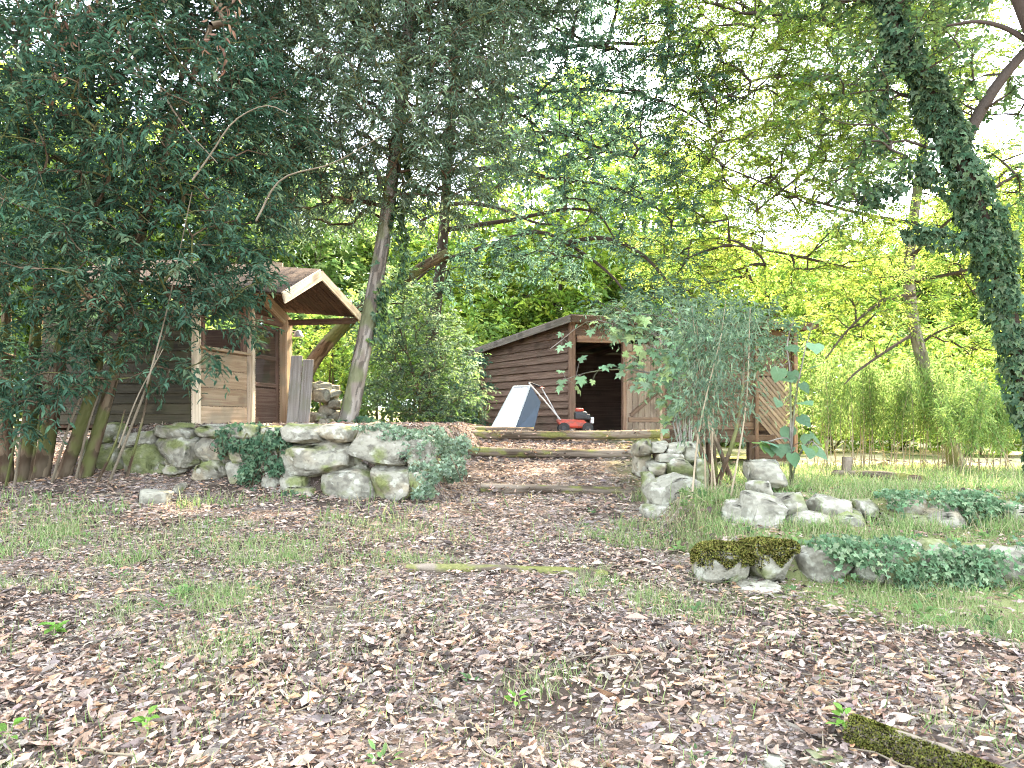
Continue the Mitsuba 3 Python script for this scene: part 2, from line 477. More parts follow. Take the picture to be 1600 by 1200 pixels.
def rock(rng, size, cuts=7, sub=3, seed=0):
    """a weathered block: size = full width, depth, height, centred"""
    m = trimesh.creation.icosphere(subdivisions=sub)
    v = m.vertices
    v = np.sign(v) * np.abs(v) ** .27
    v = v / np.abs(v).max(0)
    for _ in range(cuts * 2):
        n = unit(rng.standard_normal(3) * [1, .8, 1] + np.array([0, -.5, 0]))
        h = rng.uniform(.86, 1.30)
        over = np.maximum(v @ n - h, 0)
        v = v - over[:, None] * n
    v = v - (v.max(0) + v.min(0)) / 2
    v = v / np.abs(v).max(0)
    v = v * np.asarray(size) / 2
    s = float(np.mean(size))
    o = rng.uniform(0, 50, 3)
    nrm = unit(v / (np.asarray(size) ** 2))
    v = v + nrm * ((meshkit.fbm(v / s * 2.6 + o, 5, seed) - .5) * .26 * s)[:, None]
    v = v + nrm * ((meshkit.fbm(v / .05 + o, 2, seed) - .5) * .014)[:, None]
    return v, m.faces


def rotm(ax, deg):
    return trimesh.transformations.rotation_matrix(np.radians(deg), ax)[:3, :3]


STONE_NO = [0]
LAST_ROCK = []


def stone_shape(rng, centre, size, yaw=0.0, roll=0.0, moss=.3, sub=3, cuts=7):
    STONE_NO[0] += 1
    v, f = rock(rng, size, cuts, sub, STONE_NO[0])
    v = v @ rotm([0, 1, 0], roll).T @ rotm([0, 0, 1], yaw).T + centre
    LAST_ROCK[:] = [v, np.asarray(f)]
    uv = np.tile([STONE_NO[0] * .731 % 9.0, moss], (len(v), 1))
    return mikit.ply((v, f), 'stone', True, uv=uv)


BOARD_NO = [0]


def beam_arrays(c, ax, up, L, W, H, bevel=.006, bend=0.0, rng=None):
    """a bevelled board: length L along ax, height W along up, thickness H"""
    ax, up = unit(ax), unit(up)
    th = np.cross(ax, up)
    hs = np.array([L, W, H]) / 2
    b = min(bevel, hs.min() * .6)
    v, uv = [], []
    idx = {}
    for sx in (-1, 1):
        for sy in (-1, 1):
            for sz in (-1, 1):
                for k in range(3):
                    q = np.array([sx, sy, sz]) * hs - b * np.array([sx, sy, sz]) * (np.arange(3) != k)
                    idx[(sx, sy, sz, k)] = len(v)
                    v.append(q)
    v = np.array(v)
    f = []
    for k in range(3):
        o = [j for j in range(3) if j != k]
        for s in (-1, 1):
            quad = []
            for a, b2 in ((-1, -1), (1, -1), (1, 1), (-1, 1)):
                g = [0, 0, 0]
                g[k] = s; g[o[0]] = a; g[o[1]] = b2
                quad.append(idx[(*g, k)])
            f += [[quad[0], quad[1], quad[2]], [quad[0], quad[2], quad[3]]]
    for k in range(3):                     # the edges along axis k
        o = [j for j in range(3) if j != k]
        for a in (-1, 1):
            for b2 in (-1, 1):
                e = []
                for s in (-1, 1):
                    g = [0, 0, 0]
                    g[k] = s; g[o[0]] = a; g[o[1]] = b2
                    e.append((idx[(*g, o[0])], idx[(*g, o[1])]))
                f += [[e[0][0], e[1][0], e[1][1]], [e[0][0], e[1][1], e[0][1]]]
    for sx in (-1, 1):
        for sy in (-1, 1):
            for sz in (-1, 1):
                f.append([idx[(sx, sy, sz, 0)], idx[(sx, sy, sz, 1)], idx[(sx, sy, sz, 2)]])
    f = np.array(f)
    n = np.cross(v[f[:, 1]] - v[f[:, 0]], v[f[:, 2]] - v[f[:, 0]])
    flip = (n * v[f].mean(1)).sum(1) < 0
    f[flip] = f[flip][:, ::-1]
    BOARD_NO[0] += 1
    off = rng.uniform(-.3, .3) if rng is not None else 0
    uv = np.stack([v[:, 0] + 100.0 * BOARD_NO[0], v[:, 1] + v[:, 2] + off * 0], 1)
    w = np.asarray(c) + v[:, :1] * ax + v[:, 1:2] * up + v[:, 2:] * th
    return w, f, uv


def beam(c, ax, up, L, W, H, bsdf, bevel=.006):
    v, f, uv = beam_arrays(c, ax, up, L, W, H, bevel)
    return mikit.ply((v, f), bsdf, False, uv=uv)


def bar(a, b, up, W, H, bsdf, bevel=.006):
    a, b = np.asarray(a, float), np.asarray(b, float)
    return beam((a + b) / 2, b - a, np.asarray(up, float) - unit(b - a) * (np.asarray(up, float) @ unit(b - a)), np.linalg.norm(b - a), W, H, bsdf, bevel)


def log_shape(rng, pts, r, bsdf='log_wood', sides=12, n=16, rough=.12):
    p = curve(pts, n)
    v, f, uv = tube_arrays(p, r, sides)
    q = v.copy()
    centre = np.repeat(p, sides, axis=0)
    dv = v[:n * sides] - centre
    q[:n * sides] = centre + dv * (1 + rough * 2 * (meshkit.fbm(v[:n * sides] * 9, 3, 4) - .5))[:, None]
    uv = np.stack([uv[:, 1], uv[:, 0]], 1)
    return mikit.ply((q, f), bsdf, 40 if False else True, uv=uv)


UPZ = np.array([0, 0, 1.0])

# ------------------------------------------------------------------ ground
xs = np.concatenate([-np.geomspace(160, 9.2, 30), np.arange(-9, 9.01, .085), np.geomspace(9.2, 160, 30)])
ys = np.concatenate([-np.geomspace(80, 1.2, 20), np.arange(-1, 18, .085), np.geomspace(18.1, 260, 40)])
gx, gy = np.meshgrid(xs, ys)
gz = height(gx, gy)
nx, ny = len(xs), len(ys)
ii, jj = np.meshgrid(np.arange(ny - 1), np.arange(nx - 1), indexing='ij')
q0 = ii * nx + jj
gf = np.stack([q0, q0 + 1, q0 + nx + 1, q0 + nx], -1).reshape(-1, 4)
scene['ground'] = mikit.ply((np.stack([gx, gy, gz], -1).reshape(-1, 3), gf), 'ground_mat', True)
labels['ground'] = {'label': 'sloping earth covered in dead leaves with grassy banks on the right', 'category': 'ground', 'kind': 'structure'}

# ------------------------------------------------------------------ the dry stone wall on the left
rng = np.random.default_rng(11)


def wall_depth(px):
    r = (px - 800) / F
    t = (WA[0] - r * WA[1]) / (r * WD[1] - WD[0])
    return WA[1] + t * WD[1]


left_wall = thing('dry_stone_wall', 'low dry stone wall of pale mossy boulders holding up the terrace below the wooden hut', 'stone wall')
# x0, y0, x1, y1 in the photograph, moss, roll
STONES = [(122, 688, 142, 718, .5, 8), (139, 664, 176, 697, .7, 0), (122, 702, 157, 747, .5, 0), (172, 681, 192, 697, .3, 0), (189, 676, 236, 697, .05, -3), (153, 696, 186, 752, 1.0, 0),
          (182, 697, 246, 750, .85, 4), (220, 728, 260, 760, .8, 25), (238, 681, 305, 727, .55, 0), (297, 682, 353, 727, .45, 0), (257, 726, 287, 741, .3, 0), (254, 740, 290, 762, .7, 0),
          (290, 727, 347, 757, .6, -16), (306, 757, 373, 789, .25, 0), (347, 723, 402, 758, .2, -8), (397, 736, 440, 788, .4, 0), (349, 681, 400, 726, .6, 0), (398, 690, 440, 738, .5, 0),
          (433, 689, 538, 739, .12, -3), (492, 666, 540, 690, .1, 2), (544, 674, 632, 729, .15, 17), (492, 737, 575, 789, .2, 0), (578, 731, 643, 787, .3, 0), (431, 738, 474, 768, .15, 5),
          (438, 764, 497, 790, .4, 0), (628, 690, 664, 734, .4, 10), (640, 730, 668, 768, .5, 0), (298, 666, 350, 684, .4, 0), (440, 664, 496, 692, .3, 0), (352, 666, 400, 684, .5, 0), (402, 668, 442, 692, .5, 0),
          (236, 668, 296, 684, .6, 0), (188, 748, 222, 770, .6, 0), (130, 742, 156, 762, .5, 0)]
for (x0, y0, x1, y1, moss, roll) in STONES:
    px, py = (x0 + x1) / 2, (y0 + y1) / 2
    d = wall_depth(px)
    k = d / F
    cosw = abs(WD[0])
    w, h = (x1 - x0) * k / cosw * 1.16, (y1 - y0) * k * 1.20
    dep = min(.62, max(.30, w * .9))
    c = P(px, py, d)
    c[:2] += WN * (dep * .36 + rng.uniform(-.05, .06))
    part(left_wall, 'stone', stone_shape(rng, c, (w, dep, h), math.degrees(math.atan2(WD[1], WD[0])), roll + rng.uniform(-3, 3), moss, 4 if w > .32 else 3))

# smaller stones packed behind and between the face stones
for k in range(70):
    t = rng.uniform(-.02, 1.0)
    c2 = WA + (WB - WA) * t + WN * rng.uniform(.30, .40)
    zb = float(height(*(WA + (WB - WA) * t - WN * .2)))
    part(left_wall, 'stone', stone_shape(rng, v3_(c2, rng.uniform(zb + .05, 1.42)), (rng.uniform(.25, .5), .4, rng.uniform(.18, .32)), rng.uniform(-30, 0), rng.uniform(-12, 12), rng.uniform(.3, .9), 2))

# stones fallen in front
for (x0, y0, x1, y1, lab) in [(212, 768, 262, 792, 'flat pale stone fallen onto the leaves before the left end of the dry stone wall'), (268, 760, 282, 777, 'fist sized pale stone at the foot of the dry stone wall')]:
    g = ground_at((x0 + x1) / 2, y1 - 4)
    k = g[1] / F
    whole('fallen_stone', lab, 'stone', stone_shape(rng, g + [0, .08, .05], ((x1 - x0) * k, .3, (y1 - y0) * k * 1.2), 5, 4, .1, 2))

# ------------------------------------------------------------------ stones on the right
right_wall = thing('dry_stone_wall', 'crumbling dry stone wall end with grey blocks at the right of the leafy steps', 'stone wall')
for (x0, y0, x1, y1, d, moss) in [(994, 688, 1016, 710, 9.0, .2), (1014, 692, 1041, 709, 9.0, .05), (1040, 693, 1067, 710, 9.0, .02), (1026, 707, 1063, 722, 8.95, .05), (1012, 720, 1042, 743, 8.9, .05),
                                  (1040, 719, 1083, 749, 8.9, .3), (1064, 694, 1090, 722, 9.05, .4), (1016, 747, 1092, 797, 8.3, .1), (1004, 743, 1024, 788, 8.5, .5), (1008, 794, 1050, 832, 8.0, .5),
                                  (1046, 792, 1104, 834, 8.0, .4), (1082, 720, 1100, 760, 8.9, .5), (990, 708, 1012, 742, 9.2, .5)]:
    k = d / F
    dep = .45
    part(right_wall, 'stone', stone_shape(rng, P((x0 + x1) / 2, (y0 + y1) / 2, d + dep * .4), ((x1 - x0) * k * 1.22, dep, (y1 - y0) * k * 1.24), rng.uniform(-8, 8), rng.uniform(-5, 5), moss, 3))

rubble = thing('rubble_bank', 'tumbled grey rubble stones among weeds right of the bamboo culms', 'stones')
for (x0, y0, x1, y1, d, moss, roll) in [(1162, 778, 1214, 838, 6.62, .15, 10), (1176, 755, 1200, 777, 6.9, .1, 0), (1203, 773, 1248, 810, 6.8, .3, -12), (1266, 778, 1322, 806, 6.8, .05, 8), (1230, 803, 1297, 838, 6.55, .35, 3),
                                        (1131, 785, 1173, 832, 6.8, .3, 0), (1168, 722, 1218, 757, 7.6, .1, 0), (1296, 800, 1345, 832, 6.65, .4, 0), (1330, 782, 1362, 806, 6.85, .5, 0), (1102, 800, 1132, 834, 7.5, .5, 0),
                                        (1446, 800, 1500, 838, 6.6, .4, 0), (1560, 795, 1608, 842, 6.6, .3, 6), (1390, 806, 1440, 836, 6.65, .5, 0)]:
    k = d / F
    dep = .4
    part(rubble, 'stone', stone_shape(rng, P((x0 + x1) / 2, (y0 + y1) / 2, d + dep * .4), ((x1 - x0) * k * 1.22, dep, (y1 - y0) * k * 1.24), rng.uniform(-15, 15), roll, moss, 3))


bank_walls = []
for (y0, x0, x1, zlo, zhi, lab) in [(5.62, 2.25, 4.5, .36, .64, 'lower of the two low stone terrace walls draped in ivy on the right'), (6.80, 3.55, 5.4, .62, .86, 'upper of the two low stone terrace walls draped in ivy on the right')]:
    key = thing('terrace_wall', lab, 'stone wall')
    x = x0
    while x < x1:
        w = rng.uniform(.22, .42)
        h = rng.uniform(.75, 1.0) * (zhi - zlo + .06)
        part(key, 'stone', stone_shape(rng, np.array([x + w / 2, y0 + rng.uniform(-.04, .06) + .12, zlo - .04 + h / 2]), (w * 1.05, .34, h), rng.uniform(-8, 8), rng.uniform(-7, 7), rng.uniform(.1, .6), 3))
        if h < .22:
            part(key, 'stone', stone_shape(rng, np.array([x + w / 2, y0 + .14, zlo - .04 + h + .04]), (w * .9, .3, .10), rng.uniform(-8, 8), rng.uniform(-7, 7), .4, 2))
        x += w * .98


def moss_cap(rng, v, f, n):
    """tiny tufts that make a cushion of moss on the upper faces of a stone"""
    tri = v[f]
    nr = np.cross(tri[:, 1] - tri[:, 0], tri[:, 2] - tri[:, 0])
    area = np.linalg.norm(nr, axis=1)
    nz = nr[:, 2] / (area + 1e-12)
    c = tri.mean(1)
    rel = (c[:, 2] - v[:, 2].min()) / np.ptp(v[:, 2])
    w = area * ((nz > .25) | ((rel > .62) & (nz > -.3))) * ss(.88, 1.25, rel + meshkit.fbm(c * 9, 3, 3))
    k = rng.choice(len(f), n, p=w / w.sum())
    a, b = rng.uniform(0, 1, (2, n))
    a, b = np.where(a + b > 1, 1 - a, a), np.where(a + b > 1, 1 - b, b)
    nn = unit(nr[k])
    pos = tri[k, 0] + a[:, None] * (tri[k, 1] - tri[k, 0]) + b[:, None] * (tri[k, 2] - tri[k, 0])
    pos = pos + nn * (.028 * meshkit.fbm(pos * 16, 3, 6) * rng.uniform(.2, 1, n))[:, None]
    col = tint(rng, n, [(.22, .23, .05), (.29, .27, .07), (.15, .18, .04), (.32, .27, .09)], None, .2)
    return leaf_arrays(pos, unit(nn + rng.standard_normal((n, 3)) * .6), rng.standard_normal((n, 3)), .015, .008, col, 'kite')


for (x0, y0, x1, y1, d, yaw, moss, lab, cap) in [
        (1088, 856, 1170, 908, 5.55, -4, .3, 'moss topped pale boulder at the corner of the lower bank, the left one of two', True),
        (1164, 846, 1232, 912, 5.6, 10, .3, 'moss topped grey boulder with a pale right face beside the other mossy boulder', True),
        (1228, 856, 1272, 908, 5.75, 20, .35, 'bare grey stone leaning behind the two mossy boulders', False),
        (1150, 909, 1208, 925, 5.4, 0, .3, 'flat half buried stone lying below the mossy boulders', False)]:
    k = d / F
    dep = .42
    c = P((x0 + x1) / 2, (y0 + y1) / 2, d + dep * .4)
    key = thing('boulder', lab, 'boulder')
    part(key, 'stone', stone_shape(rng, c, ((x1 - x0) * k * 1.06, dep, (y1 - y0) * k * 1.08), yaw, 0, moss, 3))
    if cap:
        part(key, 'moss', leaf_shape([moss_cap(rng, *LAST_ROCK, 20000)], 'moss'))

# ------------------------------------------------------------------ log steps
for (pts, r, lab) in [
        ([(728, 679, 12.65), (880, 680, 12.55), (1045, 678, 12.6)], .072, 'mossy log edging the topmost step before the shed'),
        ([(733, 705, 11.40), (860, 709, 11.36), (1014, 709, 11.40)], .070, 'mossy log edging the second step from the shed'),
        ([(752, 763, 9.60), (860, 766, 9.52), (990, 769, 9.56)], .065, 'thin dark log edging the lowest step between the stone walls'),
        ([(712, 671, 12.95), (770, 674, 12.9), (834, 675, 12.9)], .085, 'bare grey log lying on the terrace in front of the white topped box'),
        ([(636, 884, 5.95), (760, 890, 5.85), (950, 897, 5.75)], .055, 'half buried mossy timber crossing the leafy slope before the steps')]:
    q = [P(a, b, d) for a, b, d in pts]
    if 'half buried' in lab:
        q = [on_ground(a[0], a[1]) + [0, 0, -.01] for a in q]
    whole('step_log' if 'log edging' in lab else 'log', lab, 'log', log_shape(rng, q, r))

# the log at the bottom right corner of the picture
g1, g2 = ground_at(1338, 1170), ground_at(1580, 1215)
key = thing('log', 'thick moss covered log end lying on the leaves nearest the camera', 'log')
la, lb = g1 + [0, .05, .03], np.array([1.95, 2.62, float(height(1.95, 2.62)) + .02])
part(key, 'trunk', log_shape(rng, [la, (la + lb) / 2 + [0, .02, .01], lb], .075, rough=.3))
NM = 22000
t = rng.uniform(0, 1, NM)[:, None]
an = rng.uniform(-1.9, 1.6, NM)
ax = unit(lb - la)
sd = unit(np.cross(ax, UPZ))
ring = np.cos(an)[:, None] * UPZ + np.sin(an)[:, None] * sd
mpos = la + (lb - la) * t + ring * .079
keep = meshkit.fbm(mpos * 9, 3, 3) > .30
part(key, 'moss', leaf_shape([leaf_arrays(mpos[keep], (ring + rng.standard_normal((NM, 3)) * .5)[keep], rng.standard_normal((NM, 3))[keep], .009, .006, tint(rng, int(keep.sum()), [(.22, .23, .05), (.28, .26, .07), (.15, .18, .04)]), 'kite')], 'moss'))
for (px, py, w, lab) in [(1285, 1186, .13, 'pale flat stone beside the mossy log in the near corner'), (1205, 1192, .10, 'dark mossy stone by the pale flat stone in the near corner')]:
    g = ground_at(px, py)
    whole('fallen_stone', lab, 'stone', stone_shape(rng, g - [0, 0, .012], (w, .12, .06), 20, 0, .35 if 'pale' in lab else .9, 3))

# old log and stump on the right hand grass
g = ground_at(1320, 742)
key = thing('log', 'old grey log on the grass right of the shed with a stub at its end', 'log')
a, b = P(1305, 724, 11.0), P(1440, 757, 9.6)
a[2], b[2] = height(a[0], a[1]) + .07, height(b[0], b[1]) + .05
part(key, 'trunk', log_shape(rng, [a, (a + b) / 2 + [0, 0, .02], b], .085))
part(key, 'stub', log_shape(rng, [a + [.12, -.1, -.05], a + [.13, -.1, .28]], .07, n=6))

# ------------------------------------------------------------------ the shed
rng = np.random.default_rng(5)
FLOOR = 1.34
C0, C1 = np.array([1.24, 15.5]), np.array([-.69, 18.61])
LU = unit(C1 - C0)
FU = unit(np.array([.97, .24]))
FLEN, LLEN = 5.33, float(np.linalg.norm(C1 - C0))
C2 = C0 + FU * FLEN
C3 = C2 + (C1 - C0)
ZF, ZB = 3.66, 3.33                     # top of the walls, front and back


def v3(p, z):
    return np.array([p[0], p[1], z])


shed = thing('shed', 'low brown wooden shed with lap siding and a dark open doorway behind the steps', 'shed')
LN_ = np.array([-LU[1], LU[0]])
LN_ = LN_ if LN_ @ -(C0 + C1) > 0 else -LN_                     # outward normal of the left wall
FN_ = np.array([FU[1], -FU[0]])                                 # outward normal of the front wall


def siding(u0, u1, base, ud, nd, zlo, zhi_fn, step=.165, bsdf='wood_shed', parent='left_wall'):
    z = zlo
    while True:
        zm = z + step / 2
        # clip to the slope of the roof
        a, b = u0, u1
        top_a, top_b = zhi_fn(u0), zhi_fn(u1)
        if z + .04 > max(top_a, top_b):
            break
        if z + step > min(top_a, top_b) and abs(top_a - top_b) > 1e-6:
            lim = u0 + (u1 - u0) * (z + step * .5 - top_a) / (top_b - top_a)
            if top_a > top_b:
                b = min(b, lim)
            else:
                a = max(a, lim)
        if b - a > .1:
            c2 = base + ud * (a + b) / 2
            tilt = unit(np.array([nd[0] * -.24, nd[1] * -.24, 1.0]))
            jit = rng.uniform(-.006, .006)
            ax = np.array([ud[0], ud[1], rng.uniform(-.006, .006)])
            part(shed, f'{parent}__plank', beam(v3(c2, zm) + np.array([nd[0], nd[1], 0]) * (.02 + jit), ax, tilt - unit(ax) * (tilt @ unit(ax)), b - a, step * rng.uniform(1.06, 1.16), .022, bsdf, .004))
        z += step


def ztop(u):
    return ZF + (ZB - ZF) * u / LLEN - .02


siding(.07, LLEN - .04, C0, LU, LN_, FLOOR, ztop)
# a plain board skin behind the laps keeps the light out
for a, b, nm, nrm in ((C0, C1, 'left_wall', LN_), (C3, C2, 'right_wall', -LN_), (C1, C3, 'back_wall', -FN_)):
    p, q = v3(a, 0), v3(b, 0)
    za, zb = (ZF if a is C0 or a is C2 else ZB) - .04, (ZF if b is C0 or b is C2 else ZB) - .04
    n3 = np.array([nrm[0], nrm[1], 0])
    v = []
    for off in (-.03, -.005):
        for pt, z in ((a, FLOOR - .1), (b, FLOOR - .1), (b, zb), (a, za)):
            v.append(v3(pt, z) + n3 * off)
    f = [[0, 1, 2], [0, 2, 3], [4, 6, 5], [4, 7, 6]]
    for i in range(4):
        j = (i + 1) % 4
        f += [[i, i + 4, j + 4], [i, j + 4, j]]
    part(shed, f'{nm}__lining', mikit.ply((np.array(v), np.array(f)), 'wood_shed', False, uv=np.array([[500 + x[0] * .4 + x[1] * .8, x[2]] for x in v])))


def front_post(u, w, z0, z1, nm='post', bsdf='wood_post', out=.03):
    part(shed, nm, beam(v3(C0 + FU * u + FN_ * out, (z0 + z1) / 2), UPZ, np.array([FU[0], FU[1], 0]), z1 - z0, w, .11, bsdf, .008))


front_post(.0, .13, FLOOR - .1, ZF - .03)
front_post(1.16, .08, FLOOR - .05, ZF - .05)
front_post(2.05, .08, FLOOR - .4, ZF - .05)
front_post(FLEN - .05, .10, .45, ZF - .05)
front_post(4.3, .09, .45, ZF - .05)
part(shed, 'post', beam(v3(C1 + LN_ * .03, (FLOOR + ZB) / 2 - .05), UPZ, np.array([LU[0], LU[1], 0]), ZB - FLOOR - .02, .12, .10, 'wood_post', .008))
part(shed, 'lintel', beam(v3(C0 + FU * .61 + FN_ * .02, 3.28), np.array([FU[0], FU[1], 0]), UPZ, 1.0, .14, .08, 'wood_post'))


def front_siding(u0, u1, zlo, zhi):
    siding(u0, u1, C0, FU, FN_, zlo, lambda u: zhi)


front_siding(.07, 1.12, 3.36, ZF - .02)
front_siding(2.1, 4.25, FLOOR - .12, ZF - .02)
# plank door beside the opening, with a brace
door = f'{shed}__door'
n3 = np.array([FN_[0], FN_[1], 0])
f3 = np.array([FU[0], FU[1], 0])
for i in range(6):
    u = 1.215 + .138 * i + .066
    part(shed, 'door__board', beam(v3(C0 + FU * u, (FLOOR + .02 + 3.2) / 2) + n3 * .03, UPZ, f3, 3.2 - FLOOR - .02, .132, .025, 'wood_slat', .004))
for z in (FLOOR + .25, 2.3, 3.0):
    part(shed, 'door__rail', beam(v3(C0 + FU * 1.63, z) + n3 * .058, f3, UPZ, .76, .10, .026, 'wood_post', .004))
a, b = v3(C0 + FU * 1.30, FLOOR + .34) + n3 * .06, v3(C0 + FU * 1.96, 2.22) + n3 * .06
part(shed, 'door__brace', bar(a, b, UPZ, .09, .024, 'wood_shed', .004))
# diagonal boards at the right end
for i in range(15):
    u = 4.36 + i * .125 - .9
    p0, p1 = np.array([u, 2.55]), np.array([u + 1.75, .75])
    lo, hi = 4.36, FLEN - .11
    d2 = p1 - p0
    ts = sorted([(lo - p0[0]) / d2[0], (hi - p0[0]) / d2[0]])
    t0, t1 = max(0, ts[0]), min(1, ts[1])
    if t1 - t0 < .05:
        continue
    A, B = p0 + d2 * t0, p0 + d2 * t1
    part(shed, 'end_panel__slat', bar(v3(C0 + FU * A[0], A[1]) + n3 * .03, v3(C0 + FU * B[0], B[1]) + n3 * .03, UPZ, .075, .02, 'wood_slat', .004))
part(shed, 'end_panel__rail', beam(v3(C0 + FU * 4.78, 2.62) + n3 * .03, f3, UPZ, .84, .1, .05, 'wood_post'))
part(shed, 'end_panel__backing', beam(v3(C0 + FU * 4.78, 1.95) + n3 * -.03, f3, UPZ, .9, 3.3, .02, 'wood_shed'))
# floor and bearers; the right half stands over lower ground
fl = [v3(C0, FLOOR), v3(C2, FLOOR), v3(C3, FLOOR), v3(C1, FLOOR)]
v = np.array(fl + [p - [0, 0, .08] for p in fl])
part(shed, 'floor', mikit.ply((v, np.array([[0, 1, 2], [0, 2, 3], [4, 6, 5], [4, 7, 6], [0, 4, 5], [0, 5, 1], [1, 5, 6], [1, 6, 2], [2, 6, 7], [2, 7, 3], [3, 7, 4], [3, 4, 0]])), 'wood_shed', False, uv=v[:, :2] + [4000, 0]))
part(shed, 'bearer', beam(v3(C0 + FU * 3.4, FLOOR - .17) + n3 * .02, f3, UPZ, FLEN - 2.6, .16, .12, 'wood_shed'))
for u in (2.2, 3.2, 4.2):
    part(shed, 'stilt', beam(v3(C0 + FU * u + FN_ * -.02, .78), UPZ, f3, .66, .14, .14, 'wood_shed'))
# roof: a single slope falling to the back
ov_f, ov_l, ov_b, ov_r = .38, .24, .3, .2
lu3, = (np.array([LU[0], LU[1], (ZB - ZF) / LLEN]),)
R0 = v3(C0, ZF) - lu3 * ov_f - f3 * ov_l
R1 = v3(C2, ZF) - lu3 * ov_f + f3 * ov_r
R2 = v3(C3, ZB) + lu3 * ov_b + f3 * ov_r
R3 = v3(C1, ZB) + lu3 * ov_b - f3 * ov_l
v = np.array([R0, R1, R2, R3, *(np.array([R0, R1, R2, R3]) + [0, 0, .05])])
part(shed, 'roof__sheet', mikit.ply((v, np.array([[0, 2, 1], [0, 3, 2], [4, 5, 6], [4, 6, 7], [0, 1, 5], [0, 5, 4], [1, 2, 6], [1, 6, 5], [2, 3, 7], [2, 7, 6], [3, 0, 4], [3, 4, 7]])), 'roof_felt', False))
part(shed, 'roof__fascia', bar(R0 + [0, 0, -.045] - f3 * .014, R3 + [0, 0, -.045] - f3 * .014, UPZ, .15, .025, 'wood_fascia'), 'weathered grey fascia board along the sloping roof edge')
part(shed, 'roof__fascia', bar(R0 + [0, 0, -.045] - lu3 * .014, R1 + [0, 0, -.045] - lu3 * .014, UPZ, .15, .025, 'wood_shed'))
for u in np.arange(.5, FLEN, .8):
    part(shed, 'roof__rafter', bar(v3(C0 + FU * u, ZF - .06) - lu3 * ov_f * .9, v3(C0 + FU * u, ZF - .06) + lu3 * LLEN, UPZ, .11, .06, 'wood_shed'))

# ------------------------------------------------------------------ white topped box leaning by the shed
box = thing('leaning_box', 'tilted slab with a white front and dark navy side leaning before the shed siding', 'box')
q = np.array([P(762, 680, 13.5), P(800, 682, 13.45), P(829, 602, 14.0), P(803, 603, 14.05)])
back = np.array([.36, .42, -.02])
q2 = np.array([q[0] + back * .6, P(832, 680, 13.62), P(845, 628, 14.15), q[3] + back * .55])
v = np.vstack([q, q2])
f = np.array([[4, 6, 5], [4, 7, 6], [0, 4, 5], [0, 5, 1], [1, 5, 6], [1, 6, 2], [2, 6, 7], [2, 7, 3], [3, 7, 4], [3, 4, 0], [0, 1, 2], [0, 2, 3]])
part(box, 'body', mikit.ply((v, f), 'navy', False))
nrm = unit(np.cross(q[1] - q[0], q[3] - q[0]))
nrm = nrm if nrm[1] < 0 else -nrm
c = q.mean(0)
inner = c + (q - c) * .90 + nrm * .004
v = np.vstack([inner, inner + nrm * .012])
f = np.array([[0, 2, 1], [0, 3, 2], [4, 5, 6], [4, 6, 7], [0, 1, 5], [0, 5, 4], [1, 2, 6], [1, 6, 5], [2, 3, 7], [2, 7, 6], [3, 0, 4], [3, 4, 7]])
part(box, 'panel', mikit.ply((v, f), 'sheet_white', False), 'white front panel of the leaning slab')
for i in range(4):
    a, b = c + (q[i] - c) * .955 + nrm * .01, c + (q[(i + 1) % 4] - c) * .955 + nrm * .01
    part(box, 'edge', bar(a, b, nrm, .03, .035, 'metal_grey', .004))

# ------------------------------------------------------------------ lawn mower
mower = thing('lawn_mower', 'red lawn mower with a black engine and long handle parked at the shed doorway', 'lawn mower')
mc = np.array([(897 - 800) / F * 13.6, 13.6, FLOOR])


def solid(m, bsdf, smooth=35):
    return mikit.ply(m, bsdf, smooth)


def rbox(size, r, at):
    import manifold3d as m3
    s = np.array(size) / 2 - r
    pts = [m3.Manifold.sphere(r, 12).translate([x, y, z]) for x in (-s[0], s[0]) for y in (-s[1], s[1]) for z in (-s[2], s[2])]
    m = m3.Manifold.batch_hull(pts).translate(list(map(float, at))).to_mesh()
    return trimesh.Trimesh(m.vert_properties[:, :3], m.tri_verts)


def wheel(at, r, w):
    m = trimesh.creation.cylinder(r, w, sections=24)
    m.apply_transform(trimesh.transformations.rotation_matrix(np.pi / 2, [1, 0, 0]))
    m.apply_translation(at)
    return m


deck = trimesh.convex.convex_hull(np.vstack([rbox((.50, .40, .09), .04, mc + [-.0, 0, .14]).vertices, rbox((.34, .30, .08), .035, mc + [.02, 0, .21]).vertices, rbox((.16, .28, .06), .025, mc + [-.24, 0, .23]).vertices]))
part(mower, 'deck', solid(deck, 'paint_red'))
part(mower, 'engine', solid(trimesh.util.concatenate([rbox((.24, .24, .16), .04, mc + [.12, 0, .32]), rbox((.10, .12, .10), .02, mc + [.24, -.05, .30])]), 'plastic_black'))
part(mower, 'engine__cap', solid(rbox((.15, .15, .07), .03, mc + [.10, 0, .43]), 'paint_red'), 'red engine cap')
part(mower, 'engine__muffler', solid(rbox((.07, .10, .12), .02, mc + [.33, .02, .24]), 'metal_grey'))
for sx in (-.20, .23):
    for sy in (-.22, .22):
        k = part(mower, 'wheel', solid(wheel(mc + [sx, sy, .10], .10, .05), 'rubber'))
        part(mower, k.split('__')[1] + '__hub', solid(wheel(mc + [sx, sy * 1.01, .10], .04, .056), 'plastic_black'))
ha = [mc + [-.26, s, .25] for s in (-.17, .19)]
hb = [mc + [-.84, -.20, .92], mc + [-.60, .20, .86]]
for a, b in zip(ha, hb):
    s_ = Soup(); s_.tube(curve([a, (a + b) / 2 + [0, 0, .01], b], 8), .013, 8)
    part(mower, 'handle', s_.shape('tube_grey'))
s_ = Soup(); s_.tube(curve([hb[0], hb[0] * .5 + hb[1] * .5 + [-.04, 0, .02], hb[1]], 8), .017, 8)
part(mower, 'grip', s_.shape('plastic_black'))
